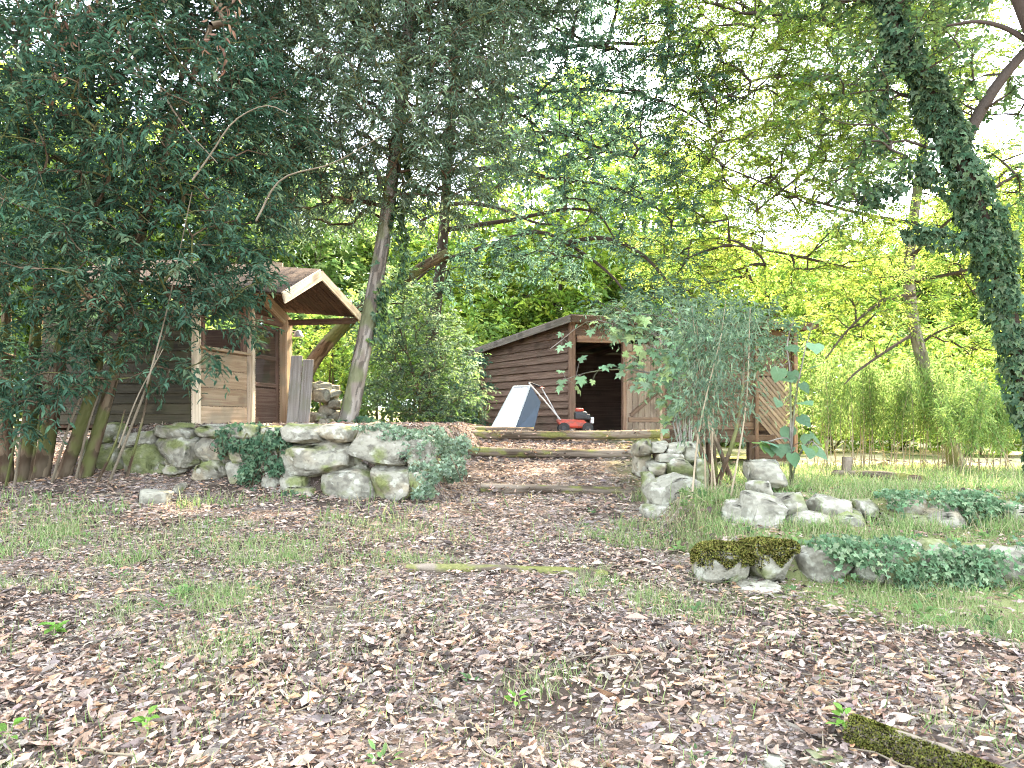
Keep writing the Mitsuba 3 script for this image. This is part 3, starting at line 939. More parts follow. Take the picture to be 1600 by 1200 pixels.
s_ = Soup(); s_.tube(curve([hb[1], hb[1] + [.05, -.1, -.02], hb[0] * .6 + hb[1] * .4 + [.12, 0, -.06]], 8), .012, 6)
part(mower, 'lever', s_.shape('paint_red'))

# ------------------------------------------------------------------ the hut on the left
rng = np.random.default_rng(8)
K = 1.12
HU = unit(np.array([.2155, 1.0]))                                # along the door wall, away from the camera
HN = np.array([HU[1], -HU[0]])                                   # out of the door wall, to the right
W2, W1 = np.array([-3.64, 12.07]) * K, np.array([-4.15, 9.72]) * K
HF = 1.52
u3, hn3 = np.array([HU[0], HU[1], 0]), np.array([HN[0], HN[1], 0])
HL = float(np.linalg.norm(W2 - W1))


def hut_u(px):
    r = (px - 800) / F
    return (W1[0] - r * W1[1]) / (r * HU[1] - HU[0])


def hut_z(px, py):
    d = (W1 + HU * hut_u(px))[1]
    return EYE + (HOR - py) / F * d


def hw(u, z, out=0.0):
    return v3(W1 + HU * u, z) + hn3 * out


hut = thing('wooden_hut', 'small pale timber hut with an overhanging gable roof above the stone wall on the left', 'hut')
u_door0, u_door1 = hut_u(390), hut_u(419)
z_sill = hut_z(372, 552)
z_beam = hut_z(450, 503)
# lower panel: wide horizontal boards
edges = [HF, HF + .30, HF + .58, HF + .84]
zz = HF
nb = 4
hb_ = (z_sill - .03 - HF) / nb
for i in range(nb):
    part(hut, 'front_wall__plank', beam(hw(u_door0 * .47, HF + hb_ * (i + .5)), u3, UPZ, u_door0 * .94 - .02, hb_ - .006, .028, 'wood_hut', .004))
part(hut, 'front_wall__lining', beam(hw(u_door0 * .47, HF + hb_ * 2, -.03), u3, UPZ, u_door0 * .94 - .04, hb_ * 4 - .05, .01, 'wood_roof', .002))
part(hut, 'post', beam(hw(.0, (HF + z_beam + .35) / 2, .02), UPZ, u3, z_beam + .35 - HF, .10, .10, 'wood_pale', .008))
part(hut, 'post', beam(hw(u_door0 - .01, (HF + z_beam) / 2 + .06, .035), UPZ, u3, z_beam - HF + .1, .10, .10, 'wood_pale', .008), 'pale upright post between the window and the doorway')
part(hut, 'post', beam(hw(HL - .11, (HF + z_beam) / 2, .02), UPZ, u3, z_beam - HF - .03, .20, .15, 'wood_hut', .01), 'thick pale corner post at the right of the doorway')
part(hut, 'window__sill', beam(hw(u_door0 * .46, z_sill, .04), u3, UPZ, u_door0 * .9, .045, .14, 'wood_hut', .006))
part(hut, 'window__frame', beam(hw(u_door0 - .18, (z_sill + z_beam + .2) / 2, .0), UPZ, u3, z_beam + .2 - z_sill - .06, .10, .06, 'wood_post', .006))
part(hut, 'window__frame', beam(hw(.16, (z_sill + z_beam + .2) / 2, .0), UPZ, u3, z_beam + .2 - z_sill - .06, .10, .06, 'wood_post', .006))
# peak of the gable on the wall plane
RK = 11.75
peak = P(500, 425, RK)                                           # outer end of the ridge
farE, nearE = P(565, 496, 11.75 * 1.125), P(442, 460, 11.75 * .907)
OV = 1.43
tiltup = .10
ridge_dir = unit(-hn3 + UPZ * tiltup)
wpeak = peak + ridge_dir * (OV / (1 / math.sqrt(1 + tiltup ** 2)))
wfar, wnear = farE - hn3 * OV, nearE - hn3 * OV
# gable rake beams on the wall plane
part(hut, 'rake_beam', bar(wpeak + [0, 0, -.10] + hn3 * .03, wfar + [0, 0, -.10] + hn3 * .03, UPZ, .20, .09, 'wood_hut', .008), 'broad tan beam under the roof slope above the doorway')
part(hut, 'rake_beam', bar(wpeak + [0, 0, -.10] + hn3 * .03, wnear + [0, 0, -.10] + hn3 * .03, UPZ, .20, .09, 'wood_hut', .008))
part(hut, 'head_beam', beam(hw(HL / 2, z_beam - .06, -.02), u3, UPZ, HL - .1, .12, .07, 'wood_post', .006))
# gable infill boards between the head beam and the rake
for i in range(9):
    u = .1 + (HL - .2) * i / 8
    zt = np.interp(u, [0, max(.3, float((wpeak[:2] - W1) @ HU)), HL], [wnear[2], wpeak[2], wfar[2]]) - .2
    if zt > z_beam + .05:
        part(hut, 'gable__board', beam(hw(u, (zt + z_beam) / 2, -.06), UPZ, u3, zt - z_beam, (HL - .2) / 8 - .01, .02, 'wood_roof', .003))
# side wall facing the camera (dark, mossy) and the far walls
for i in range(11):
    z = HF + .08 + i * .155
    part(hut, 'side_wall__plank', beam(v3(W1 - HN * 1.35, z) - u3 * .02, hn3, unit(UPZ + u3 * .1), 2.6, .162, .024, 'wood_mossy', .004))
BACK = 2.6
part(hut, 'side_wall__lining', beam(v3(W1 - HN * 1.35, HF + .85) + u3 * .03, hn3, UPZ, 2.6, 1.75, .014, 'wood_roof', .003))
part(hut, 'far_wall', beam(v3(W2 - HN * 1.35, HF + .85), hn3, UPZ, 2.6, 1.8, .03, 'wood_roof', .003))
part(hut, 'back_wall', beam(v3((W1 + W2) / 2 - HN * 2.6, HF + .9), u3, UPZ, HL, 2.0, .03, 'wood_roof', .003))
part(hut, 'back_wall', beam(v3((W1 + W2) / 2 - HN * 2.6, HF + 2.1), u3, UPZ, HL * .5, .4, .03, 'wood_roof', .003))
part(hut, 'floor', beam(v3((W1 + W2) / 2 - HN * 1.3, HF - .03), u3, hn3, HL, 2.6, .05, 'wood_roof', .003))
# glazed door set back in the doorway
uc = (u_door0 + HL - .22) / 2
dw = HL - .22 - u_door0 - .02
z_mid = hut_z(405, 600)
zt_ = z_beam - .14
for s in (-1, 1):
    part(hut, 'door__stile', beam(hw(uc + s * (dw / 2 - .035), (HF + zt_) / 2, -.07), UPZ, u3, zt_ - HF, .07, .04, 'wood_shed', .004))
for z in (HF + .06, z_mid, hut_z(405, 556), zt_ - .04):
    part(hut, 'door__rail', beam(hw(uc, z, -.07), u3, UPZ, dw - .15, .07, .038, 'wood_shed', .004))
part(hut, 'door__panel', beam(hw(uc, (HF + z_mid) / 2, -.075), u3, UPZ, dw - .15, z_mid - HF - .12, .02, 'wood_shed', .004))
pl = beam_arrays(hw(uc, (z_mid + zt_) / 2, -.075), u3, UPZ, dw - .15, zt_ - z_mid - .1, .004, .001)
part(hut, 'door__pane', mikit.ply((pl[0][:4] * 0 + np.array([hw(uc - dw / 2 + .07, z_mid + .03, -.075), hw(uc + dw / 2 - .07, z_mid + .03, -.075), hw(uc + dw / 2 - .07, zt_ - .06, -.075), hw(uc - dw / 2 + .07, zt_ - .06, -.075)]), np.array([[0, 1, 2], [0, 2, 3]])), 'pane_glass', False))
# the roof: boards running down each slope, under a felt sheet
back_run = 3.7


def slope(e_out, nm):
    L = np.linalg.norm(e_out - peak)
    dn = (e_out - peak) / L
    nrm_ = unit(np.cross(dn, ridge_dir))
    nrm_ = nrm_ if nrm_[2] > 0 else -nrm_
    n = 30
    w = back_run / n
    for i in range(n):
        s0 = peak + ridge_dir * (w * (i + .5))
        ext = L if nm == 'far' else L * 1.0
        part(hut, 'roof__board', beam(s0 + dn * ext / 2 + nrm_ * rng.uniform(-.004, .004), dn, ridge_dir - dn * (ridge_dir @ dn), ext, w - .008, .022, 'wood_roof', .003))
    m = max(4, int(round(L / .17)))
    for i in range(m):
        o = peak + dn * (L / m * (i + .5)) + ridge_dir * back_run / 2 + nrm_ * (.028 + rng.uniform(0, .004))
        part(hut, 'roof__cover_board', beam(o, ridge_dir, unit(dn - nrm_ * .08), back_run + .03, L / m * 1.06, .018, 'wood_cover', .003))
    part(hut, 'roof__bargeboard', bar(peak + hn3 * .02 + [0, 0, -.045], e_out + hn3 * .02 + dn * .02 + [0, 0, -.045], UPZ, .15 if nm == 'far' else .17, .03, 'wood_pale', .005), 'pale bargeboard on the ' + ('long' if nm == 'far' else 'short') + ' side of the gable end')


part(hut, 'roof__ridge_end', beam(P(427, 413, 12.1), unit(-ridge_dir + [0, 0, -.1]), UPZ, .34, .09, .05, 'wood_pale', .005), 'short pale offcut on the roof ridge')
slope(farE, 'far')
slope(nearE, 'near')
part(hut, 'roof__eave_beam', bar(farE + [0, 0, -.07] - hn3 * .04 - u3 * .1, wfar + [0, 0, -.07] - u3 * .1, UPZ, .10, .08, 'wood_roof', .006))
lamp = thing('wall_lamp', 'small grey lamp bracket fixed to the right side of the hut corner post', 'lamp')
lp = P(455, 522, W2[1] + .0) + hn3 * .14
part(lamp, 'shade', solid(trimesh.creation.revolve(np.array([[.02, .07], [.05, .05], [.09, -.02], [.10, -.05], [.085, -.05], [.03, .03], [.0, .05]]), sections=18).apply_translation(lp), 'metal_grey'))
s_ = Soup(); s_.tube([lp + [0, 0, .03], lp - hn3 * .14 + [0, 0, .05]], .012, 6)
part(lamp, 'bracket', s_.shape('metal_grey'))

# weathered slab leaning beside the hut
slab = thing('weathered_board', 'wide grey weathered wooden board leaning upright beside the hut doorway', 'board')
for i, (xa, xb_) in enumerate([(452, 470), (470, 487)]):
    a, b = P(xa + 4, 668, 13.0), P(xa + 12, 556 + 6 * i, 13.3)
    part(slab, 'plank', bar(a, b, np.array([1, 0, 0]), .20, .035, 'wood_grey', .008))

# pale stone heap behind the board
heap = thing('stone_heap', 'heap of pale stones between the grey board and the leaning trunk', 'stones')
for k in range(16):
    px = rng.uniform(486, 535)
    py = rng.uniform(595, 668)
    part(heap, 'stone', stone_shape(rng, P(px, py, 13.6 + rng.uniform(0, .5)), (rng.uniform(.2, .38), .3, rng.uniform(.15, .26)), rng.uniform(0, 90), rng.uniform(-12, 12), .15, 2))

# ------------------------------------------------------------------ trees and shrubs


def trunk(pts, r0, r1, n=18):
    p = curve(pts, n)
    r = np.linspace(r0, r1, n) ** 1.0
    r[0] *= 1.25
    return p, r


def px_blob(px, py, d, rx, ry, rd):
    k = d / F
    return P(px, py, d), (rx * k, rd, ry * k)


def build_tree(rng, name, label, category, trunks, blobs, spacing, leaf, bark_m, leaf_m, group=None, gaps=0.0, r_tip=.008, sides=6, twigs_drawn=False, gap_size=1.0, hollow=0.0, part_names=('trunk', 'crown'), branch_m=None, wander=.10, sag=.12):
    key = thing(name, label, category, group)
    tg = blob_points(rng, blobs, spacing, hollow, gaps, int(rng.integers(1000)), gap_size)
    limbs, outward = skeleton(rng, trunks, tg, r_tip, sag=sag, wander=wander)
    for i_, (p, r) in enumerate(trunks):
        s = Soup(); s.tube(p, r, 10)
        part(key, part_names[0] if i_ == 0 or part_names[0] == 'stem' or r.max() > .08 else 'limb', s.shape(bark_m if i_ == 0 or not branch_m else branch_m))
    b = Soup()
    for p, r in limbs:
        b.tube(p, r, 5, False)
    tw = b if twigs_drawn else None
    arrs = [cluster_leaves(rng, tg, outward, twig_soup=tw, **leaf)]
    bk = part(key, 'branches', b.shape(branch_m or bark_m))
    labels[bk] = {'kind': 'stuff'}
    ck = part(key, part_names[1], leaf_shape(arrs, leaf_m))
    labels[ck] = {'kind': 'stuff'}
    return key, tg, limbs


GREEN_LAUREL = [(.075, .15, .095), (.06, .125, .08), (.10, .18, .11), (.045, .10, .06), (.15, .22, .12)]
GREEN_MID = [(.15, .22, .15), (.13, .20, .13), (.18, .26, .175), (.10, .165, .105), (.21, .28, .16)]
GREEN_DARK = [(.10, .19, .135), (.12, .22, .15), (.08, .155, .11), (.15, .25, .15)]
GREEN_BRIGHT = [(.30, .43, .07), (.38, .48, .08), (.24, .37, .08), (.42, .50, .13), (.20, .33, .08)]
GREEN_FRESH = [(.20, .31, .09), (.15, .25, .08), (.25, .36, .11), (.30, .39, .15)]
GREEN_IVY = [(.07, .13, .075), (.05, .10, .055), (.10, .165, .095), (.14, .20, .12)]

# the big evergreen laurel on the left: two clumps of stems
rng = np.random.default_rng(21)
stems = []
for (bx, by, d, mx, my, tx, ty, r0) in [(60, 748, 10.3, 100, 520, 150, 60, .12), (95, 752, 10.2, 175, 480, 330, 40, .10), (130, 748, 10.25, 230, 330, 300, 60, .09), (38, 742, 10.5, 60, 420, 40, 60, .11), (10, 735, 10.6, 5, 420, -60, 60, .10)]:
    g = on_ground((bx - 800) / F * d, d)
    dd = d - .6
    stems.append(trunk([g - [0, 0, .1], P(mx * .6 + bx * .4, (my + by) / 2, d - .1), P(mx, my, d - .4), P(tx, ty, dd - .4)], r0, r0 * .3))
build_tree(rng, 'laurel_tree', 'large dark evergreen with many stems and glossy leaves overhanging the hut on the left', 'tree', stems,
           [px_blob(60, 330, 9.3, 190, 300, 1.3), px_blob(190, 120, 9.2, 230, 220, 1.4), px_blob(300, 330, 9.6, 150, 190, 1.0), px_blob(110, 470, 9.1, 130, 110, .9), px_blob(330, 450, 9.9, 90, 90, .7), px_blob(215, 520, 9.6, 95, 80, .7),
            px_blob(-60, 520, 9.2, 110, 150, 1.0), px_blob(360, 200, 9.9, 130, 190, 1.2), px_blob(20, 620, 9.2, 55, 60, .5), px_blob(120, -100, 9.5, 330, 160, 1.8), px_blob(130, 590, 9.5, 45, 35, .4), px_blob(300, 470, 9.8, 90, 55, .6), px_blob(365, 420, 10.4, 60, 60, .6), px_blob(265, 560, 9.8, 50, 45, .4), px_blob(330, 545, 10.0, 26, 45, .3), px_blob(240, 500, 9.8, 80, 50, .5), px_blob(335, 425, 10.4, 70, 36, .5), px_blob(185, 570, 9.6, 60, 40, .4)],
           .36, dict(twigs=7, per=8, reach=.40, length=.115, width=.034, cols=GREEN_LAUREL, kind='oval', droop=.45, weights=[4, 4, 3, 3, 1]), 'bark_brown', 'leaf_glossy', gaps=.36, twigs_drawn=True, gap_size=.9, branch_m='bark_brown')
# thin shoots and suckers round its foot
for i, (bx, by, tx, ty) in enumerate([(22, 742, 62, 560), (45, 752, 105, 470), (118, 742, 160, 600), (150, 740, 195, 640), (170, 715, 275, 470), (196, 690, 240, 555), (80, 752, 140, 590), (8, 735, 30, 600)]):
    d = 9.9 + .1 * (i % 3)
    a, b = P(bx, by, d), P(tx, ty, d - .2)
    a[2] = height(a[0], a[1]) - .03
    s = Soup(); s.tube(curve([a, a * .45 + b * .55 + [rng.uniform(-.1, .1), 0, 0], b], 8), np.linspace(.022, .010, 8), 6)
    part('laurel_tree', 'trunk', s.shape('bark_brown' if i % 2 else 'twig_grey'))
# pale bare twigs hanging in front of the leaves
for pts in [[(120, -20), (124, 90), (122, 150), (105, 172), (60, 160)], [(300, 282), (330, 240), (365, 190), (415, 165), (455, 180)], [(250, 140), (290, 200), (340, 255)], [(230, 600), (262, 480), (300, 300)], [(185, 700), (215, 620), (255, 545)], [(400, 345), (440, 280), (520, 255), (600, 210)]]:
    s = Soup(); s.tube(curve([P(a, b, 8.6 if b < 400 else 9.2) for a, b in pts], 14), np.linspace(.013, .005, 14), 6)
    part('laurel_tree', 'bare_twig', s.shape('twig_grey'))
# tufts of dead brown leaves hanging in the crown
arrs = []
for (px, py) in [(90, 15), (92, 60), (195, 70), (352, 15), (340, 75), (95, 125), (150, 20)]:
    c = P(px, py, 8.5)
    n = 16
    pos = c + rng.standard_normal((n, 3)) * [.07, .07, .13]
    arrs.append(leaf_arrays(pos, rng.standard_normal((n, 3)) * .5 + [0, 0, -1], rng.standard_normal((n, 3)), .11, .035, tint(rng, n, [(.20, .11, .07), (.15, .085, .055), (.26, .16, .10)]), 'oval'))
part('laurel_tree', 'dead_leaves', leaf_shape(arrs, 'leaf_dry'))

# the leaning grey trunk right of the hut with a drooping narrow leaved crown
rng = np.random.default_rng(22)
tk = trunk([P(540, 672, 11.6), P(556, 600, 11.6), P(580, 480, 11.6), P(604, 340, 11.6), P(622, 200, 11.5), P(640, 20, 11.4), P(650, -140, 11.4)], .155, .07, 24)
build_tree(rng, 'evergreen_oak', 'tree with a bare grey leaning trunk right of the hut and narrow grey green leaves', 'tree', [tk],
           [px_blob(600, 110, 11.2, 215, 215, 1.5), px_blob(690, 210, 11.3, 130, 140, 1.1), px_blob(470, 230, 11.5, 120, 130, 1.0), px_blob(560, 290, 11.5, 170, 60, .9), px_blob(640, -120, 11.5, 330, 150, 2.2), px_blob(740, 80, 11.2, 90, 170, 1.1), px_blob(430, 60, 11.6, 130, 150, 1.3)],
           .38, dict(twigs=8, per=11, reach=.48, length=.11, width=.026, cols=GREEN_MID, kind='kite', droop=.55), 'bark_grey', 'leaf_soft', gaps=.28, twigs_drawn=True, gap_size=1.0, branch_m='bark_brown')


def ivy_on(rng, pts, r, n, spread, cols, side=None, lo=0.0, hi=1.0, size=.075):
    p = curve(pts, 60)
    t = rng.uniform(lo, hi, n) * 58.99
    i = t.astype(int)
    c = p[i] + (p[i + 1] - p[i]) * (t - i)[:, None]
    ax = unit(p[i + 1] - p[i])
    o = rng.standard_normal((n, 3))
    if side is not None:
        o = o + np.asarray(side) * 1.1
    o = unit(o - ax * (o * ax).sum(1, keepdims=True))
    rr = np.interp(t / 59, np.linspace(0, 1, len(r)), r)
    lump = 1 + spread * np.maximum(0, meshkit.fbm(c * 2.3 + o * .8, 3, 8) - .35) * 6
    pos = c + o * (rr * lump + rng.uniform(0, .05, n))[:, None]
    al = unit(o * .5 + [0, 0, -.8] + rng.standard_normal((n, 3)) * .4)
    return leaf_arrays(pos, al, o + rng.standard_normal((n, 3)) * .35, size * rng.uniform(.6, 1.3, n), size * .9 * rng.uniform(.6, 1.2, n), tint(rng, n, cols), 'ivy')


part('evergreen_oak', 'ivy', leaf_shape([ivy_on(rng, tk[0][3:16], tk[1][3:16], 1500, 1.0, GREEN_FRESH[:2] + GREEN_IVY, side=(2.2, 0, .0), lo=.25)], 'leaf_glossy'), 'ivy climbing the right side of the leaning grey trunk')

# dark leaning trunk behind it
s = Soup(); s.tube(curve([P(470, 600, 14.5), P(500, 550, 14.4), P(560, 488, 14.2), P(640, 430, 14.0), P(700, 395, 14.0)], 14), np.linspace(.15, .09, 14), 9)
lean = thing('leaning_tree', 'dark leaning bare trunk behind the grey trunk beside the hut', 'tree')
part(lean, 'trunk', s.shape('bark_brown'))

# tree whose long limbs arch over to the shed roof
rng = np.random.default_rng(23)
tk = trunk([P(668, 665, 15.2), P(672, 560, 15.1), P(690, 400, 15), P(700, 250, 14.8), P(712, 80, 14.6), P(720, -120, 14.5)], .14, .06, 20)
limb_trunks = [tk]
for d0, d1, q in [(14.8, 12.6, [(700, 235), (785, 215), (856, 207), (905, 217), (945, 235), (990, 246)]), (14.9, 13.0, [(696, 270), (785, 262), (856, 277), (931, 287), (1006, 312), (1050, 345)]),
                  (15, 13.6, [(692, 320), (740, 318), (792, 330), (837, 348), (880, 352)]), (15, 13.2, [(690, 360), (790, 345), (845, 334), (894, 326), (935, 336), (960, 372)]),
                  (15, 12.6, [(688, 410), (762, 384), (837, 362), (885, 380), (931, 410), (969, 446), (1000, 500)]), (14.6, 12.6, [(706, 130), (800, 90), (880, 75), (950, 67), (1025, 66), (1100, 22)]),
                  (14.6, 13, [(702, 180), (820, 150), (930, 140), (1040, 160), (1110, 200)]), (13.6, 12.4, [(885, 380), (940, 372), (1000, 395), (1050, 450), (1075, 500)]), (14.9, 14.2, [(690, 400), (665, 425), (640, 448)])]:
    limb_trunks.append(trunk([P(a, b, d0 + (d1 - d0) * k / (len(q) - 1)) for k, (a, b) in enumerate(q)], .048, .014, 16))
build_tree(rng, 'arching_tree', 'blue green tree with long dark limbs arching from the shrub over to the shed roof', 'tree', limb_trunks,
           [px_blob(900, 130, 13.0, 130, 95, 1.0), px_blob(1040, 100, 12.6, 110, 80, .9), px_blob(1095, 140, 12.4, 55, 50, .5), px_blob(960, 250, 12.9, 130, 60, .8), px_blob(860, 270, 13.4, 90, 60, .8), px_blob(790, 405, 14, 130, 42, .8), px_blob(880, 385, 13.4, 90, 38, .7), px_blob(985, 475, 12.2, 55, 32, .4), px_blob(1050, 440, 12.3, 60, 45, .5), px_blob(690, 440, 14.6, 60, 25, .5),
            px_blob(1010, 470, 12.5, 70, 45, .5), px_blob(1000, 350, 12.8, 90, 60, .7), px_blob(820, 20, 13.6, 120, 90, 1.0), px_blob(960, -90, 13, 240, 90, 1.6), px_blob(1060, 300, 12.6, 60, 70, .6), px_blob(820, 170, 13.4, 90, 60, .8), px_blob(920, 200, 13.0, 80, 50, .7), px_blob(1010, 195, 12.7, 80, 45, .6)],
           .40, dict(twigs=7, per=10, reach=.46, length=.085, width=.038, cols=GREEN_DARK, kind='oval', droop=.40, flat=.25), 'bark_dark', 'leaf_soft', gaps=.31, gap_size=.8, r_tip=.007, twigs_drawn=True, branch_m='bark_dark')

# the ivy clad tree leaning in from the right
rng = np.random.default_rng(24)
pts = [on_ground(7.45, 10.2) - [0, 0, .1], P(1612, 640, 10.2), P(1572, 470, 10.1), P(1530, 330, 10.0), P(1470, 180, 9.9), P(1400, 50, 9.8), P(1350, -120, 9.8)]
tk = trunk(pts, .11, .065, 26)
side1 = trunk([tk[0][15], P(1560, 130, 10.2), P(1640, 40, 10.4)], .09, .05, 8)
build_tree(rng, 'ivy_clad_tree', 'leaning tree on the right with its trunk wrapped in dense ivy', 'tree', [tk, side1],
           [px_blob(1440, 90, 9.9, 110, 100, .8), px_blob(1360, 250, 9.6, 60, 60, .5), px_blob(1560, 80, 10.2, 110, 110, 1.0), px_blob(1430, -110, 10, 240, 130, 1.8), px_blob(1310, 130, 9.6, 60, 60, .5), px_blob(1590, 300, 10.4, 60, 90, .6), px_blob(1340, 300, 9.7, 55, 25, .3)],
           .40, dict(twigs=6, per=8, reach=.42, length=.085, width=.05, cols=[(.11, .19, .08), (.08, .15, .065), (.15, .23, .09), (.22, .31, .10)], kind='oval', droop=.35), 'bark_dark', 'leaf_soft', gaps=.44, twigs_drawn=True, gap_size=.9)
iv = [ivy_on(rng, pts[:], tk[1], 6000, .95, GREEN_IVY + [(.16, .24, .12)], lo=.0, hi=.93, size=.095)]
for q in [[(1560, 420), (1480, 300), (1430, 260)], [(1480, 210), (1400, 290), (1345, 310)], [(1545, 380), (1470, 370), (1410, 365)], [(1400, 60), (1380, 130), (1375, 240)]]:
    iv.append(ivy_on(rng, [P(a, b, 9.85) for a, b in q], np.full(10, .02), 380, 3.0, GREEN_IVY, size=.08))
part('ivy_clad_tree', 'ivy', leaf_shape(iv, 'leaf_glossy'), 'dense dark ivy wrapped round the leaning trunk')

# dark trunk in the top right corner
tk = trunk([on_ground(8.6, 8.6), P(1790, 400, 8.4), P(1650, 120, 8.2), P(1575, -60, 8.1)], .16, .10, 14)
corner = thing('dark_tree', 'dark bare trunk and limb crossing the top right corner', 'tree')
s = Soup(); s.tube(*tk, 9)
part(corner, 'trunk', s.shape('bark_dark'))
s = Soup(); s.tube(curve([P(1640, 90, 8.2), P(1580, 48, 8.3), P(1530, 34, 8.4), P(1480, 40, 8.6)], 10), np.linspace(.035, .012, 10), 6)
part(corner, 'branch', s.shape('bark_dark'))

# pale tree with fine leaves on long thin branches
rng = np.random.default_rng(25)
tk = trunk([on_ground(9.0, 15.0), P(1468, 640, 14.5), P(1435, 540, 14.2), P(1420, 420, 14), P(1440, 250, 14), P(1460, 80, 14), P(1480, -100, 14)], .15, .05, 22)
limb = [tk]
for q in [[(1425, 440), (1330, 420), (1220, 395), (1120, 380)], [(1430, 350), (1330, 330), (1230, 300), (1130, 260)], [(1440, 260), (1330, 215), (1250, 275), (1180, 330)], [(1428, 460), (1380, 470), (1330, 510), (1290, 560)], [(1440, 200), (1310, 130), (1200, 120), (1120, 160)],
          [(1430, 520), (1390, 545), (1340, 580), (1320, 600)], [(1455, 120), (1360, 60), (1260, 30), (1180, 20)], [(1425, 400), (1500, 330), (1580, 280)], [(1430, 440), (1520, 420), (1600, 400)]]:
    limb.append(trunk([P(a, b, 13.9 - .7 * i) for i, (a, b) in enumerate(q)], .034, .010, 14))
build_tree(rng, 'false_acacia', 'pale grey trunked tree with fine yellow green leaves on long thin branches', 'tree', limb,
           [px_blob(1260, 230, 12.4, 170, 110, 1.2), px_blob(1240, 360, 12.4, 170, 70, 1.0), px_blob(1360, 110, 12.8, 190, 110, 1.4), px_blob(1340, 470, 12.8, 120, 70, .9), px_blob(1190, 120, 12.2, 110, 110, 1.0), px_blob(1540, 340, 13.6, 100, 120, 1.2), px_blob(1350, -90, 13, 300, 110, 2.0), px_blob(1540, 500, 14, 80, 60, .8), px_blob(1130, 230, 12.6, 110, 120, 1.0), px_blob(1090, 40, 12.6, 120, 80, 1.2), px_blob(1100, 400, 13.2, 110, 70, .9)],
           .38, dict(twigs=8, per=18, reach=.60, length=.060, width=.030, cols=GREEN_BRIGHT, kind='kite', droop=.35, flat=.45), 'bark_grey', 'leaf_bright', gaps=.34, gap_size=.9, twigs_drawn=True, branch_m='bark_dark', r_tip=.007)

# the wood behind: a line of sunlit broadleaved trees
rng = np.random.default_rng(26)
far = [(-150, 20, 0, 4.0, 10.5), (60, 22, 0, 3.8, 11), (250, 25, 0, 4.0, 10.5), (420, 24, 0, 3.6, 9.5), (870, 25, 0, 2.8, 12.2), (1020, 29, 0, 3.0, 12.5), (570, 28, 0, 3.6, 9.0), (690, 26, 0, 3.2, 7.6), (820, 30, 0, 3.8, 8.6), (950, 27, 0, 3.2, 7.0), (1080, 31, 0, 3.8, 8.6), (1200, 28, 0, 3.4, 7.6), (1330, 32, 0, 3.8, 9.0), (1450, 28, 0, 3.4, 8.0), (1580, 30, 0, 4.0, 10.5), (1720, 27, 0, 4.0, 10)]
for i, (px, d, _, r, h) in enumerate(far):
    x = (px - 800) / F * d
    g = on_ground(x, d)
    top = g + [rng.uniform(-.5, .5), 0, h * .75]
    tk = trunk([g - [0, 0, .2], g + [rng.uniform(-.3, .3), 0, h * .3], top], .22, .08, 12)
    bl = [(g + [0, 0, h * .62], (r, r * .8, h * .36)), (g + [rng.uniform(-1.5, 1.5), -.5, h * .30], (r * .95, r * .7, h * .20)), (g + [rng.uniform(-2, 2), -.8, h * .14], (r * .9, r * .5, h * .12))]
    build_tree(rng, 'broadleaf_tree', 'sunlit yellow green broadleaved tree standing in the wood behind the buildings', 'tree', [tk], bl, .86,
               dict(twigs=8, per=10, reach=1.0, length=.23, width=.15, cols=GREEN_BRIGHT if i % 3 else GREEN_FRESH, kind='kite', droop=.4, flat=.2), 'bark_dark', 'leaf_bright', group='trees of the wood behind the buildings', gaps=.30, gap_size=1.8, r_tip=.012)

# shrubs
rng = np.random.default_rng(27)


def shrub(name, label, category, base, blobs, spacing, leaf, mat='leaf_soft', stems=4, gaps=.3, bm='bark_brown', r_tip=.006):
    tr = []
    for k in range(stems):
        b = np.asarray(base, float) + [rng.uniform(-.25, .25), rng.uniform(-.15, .15), 0]
        b[2] = height(b[0], b[1]) - .05
        c = np.asarray(blobs[k % len(blobs)][0])
        tr.append(trunk([b, b * .5 + c * .5 + rng.standard_normal(3) * .1, c], .035, .012, 8))
    return build_tree(rng, name, label, category, tr, blobs, spacing, leaf, bm, mat, gaps=gaps, gap_size=.7, r_tip=r_tip, part_names=('stem', 'foliage'))


shrub('leafy_shrub', 'tall leafy green shrub between the grey trunk and the shed', 'shrub', P(650, 670, 14.0),
      [px_blob(650, 600, 13.8, 95, 75, .9), px_blob(620, 500, 13.9, 70, 80, .8), px_blob(690, 540, 14.2, 50, 60, .7), px_blob(720, 620, 14.6, 40, 60, .5)], .30,
      dict(twigs=7, per=9, reach=.34, length=.085, width=.034, cols=GREEN_FRESH[:2] + GREEN_MID + [(.22, .32, .13)], kind='kite', droop=.4), 'leaf_bright')
shrub('leafy_shrub', 'low dark shrub at the left end of the shed siding', 'shrub', P(738, 660, 16.5),
      [px_blob(738, 610, 16.6, 22, 70, .5), px_blob(712, 640, 15.6, 30, 40, .4)], .30, dict(twigs=6, per=8, reach=.3, length=.09, width=.05, cols=GREEN_DARK + GREEN_IVY, kind='oval', droop=.4))
shrub('leafy_shrub', 'pale leafy bush behind the stone heap and the hut eave', 'shrub', P(520, 620, 16.5),
      [px_blob(520, 540, 16.5, 70, 70, .8), px_blob(470, 560, 16.8, 50, 60, .8)], .4, dict(twigs=6, per=8, reach=.4, length=.11, width=.06, cols=GREEN_BRIGHT, kind='kite', droop=.4), 'leaf_bright')


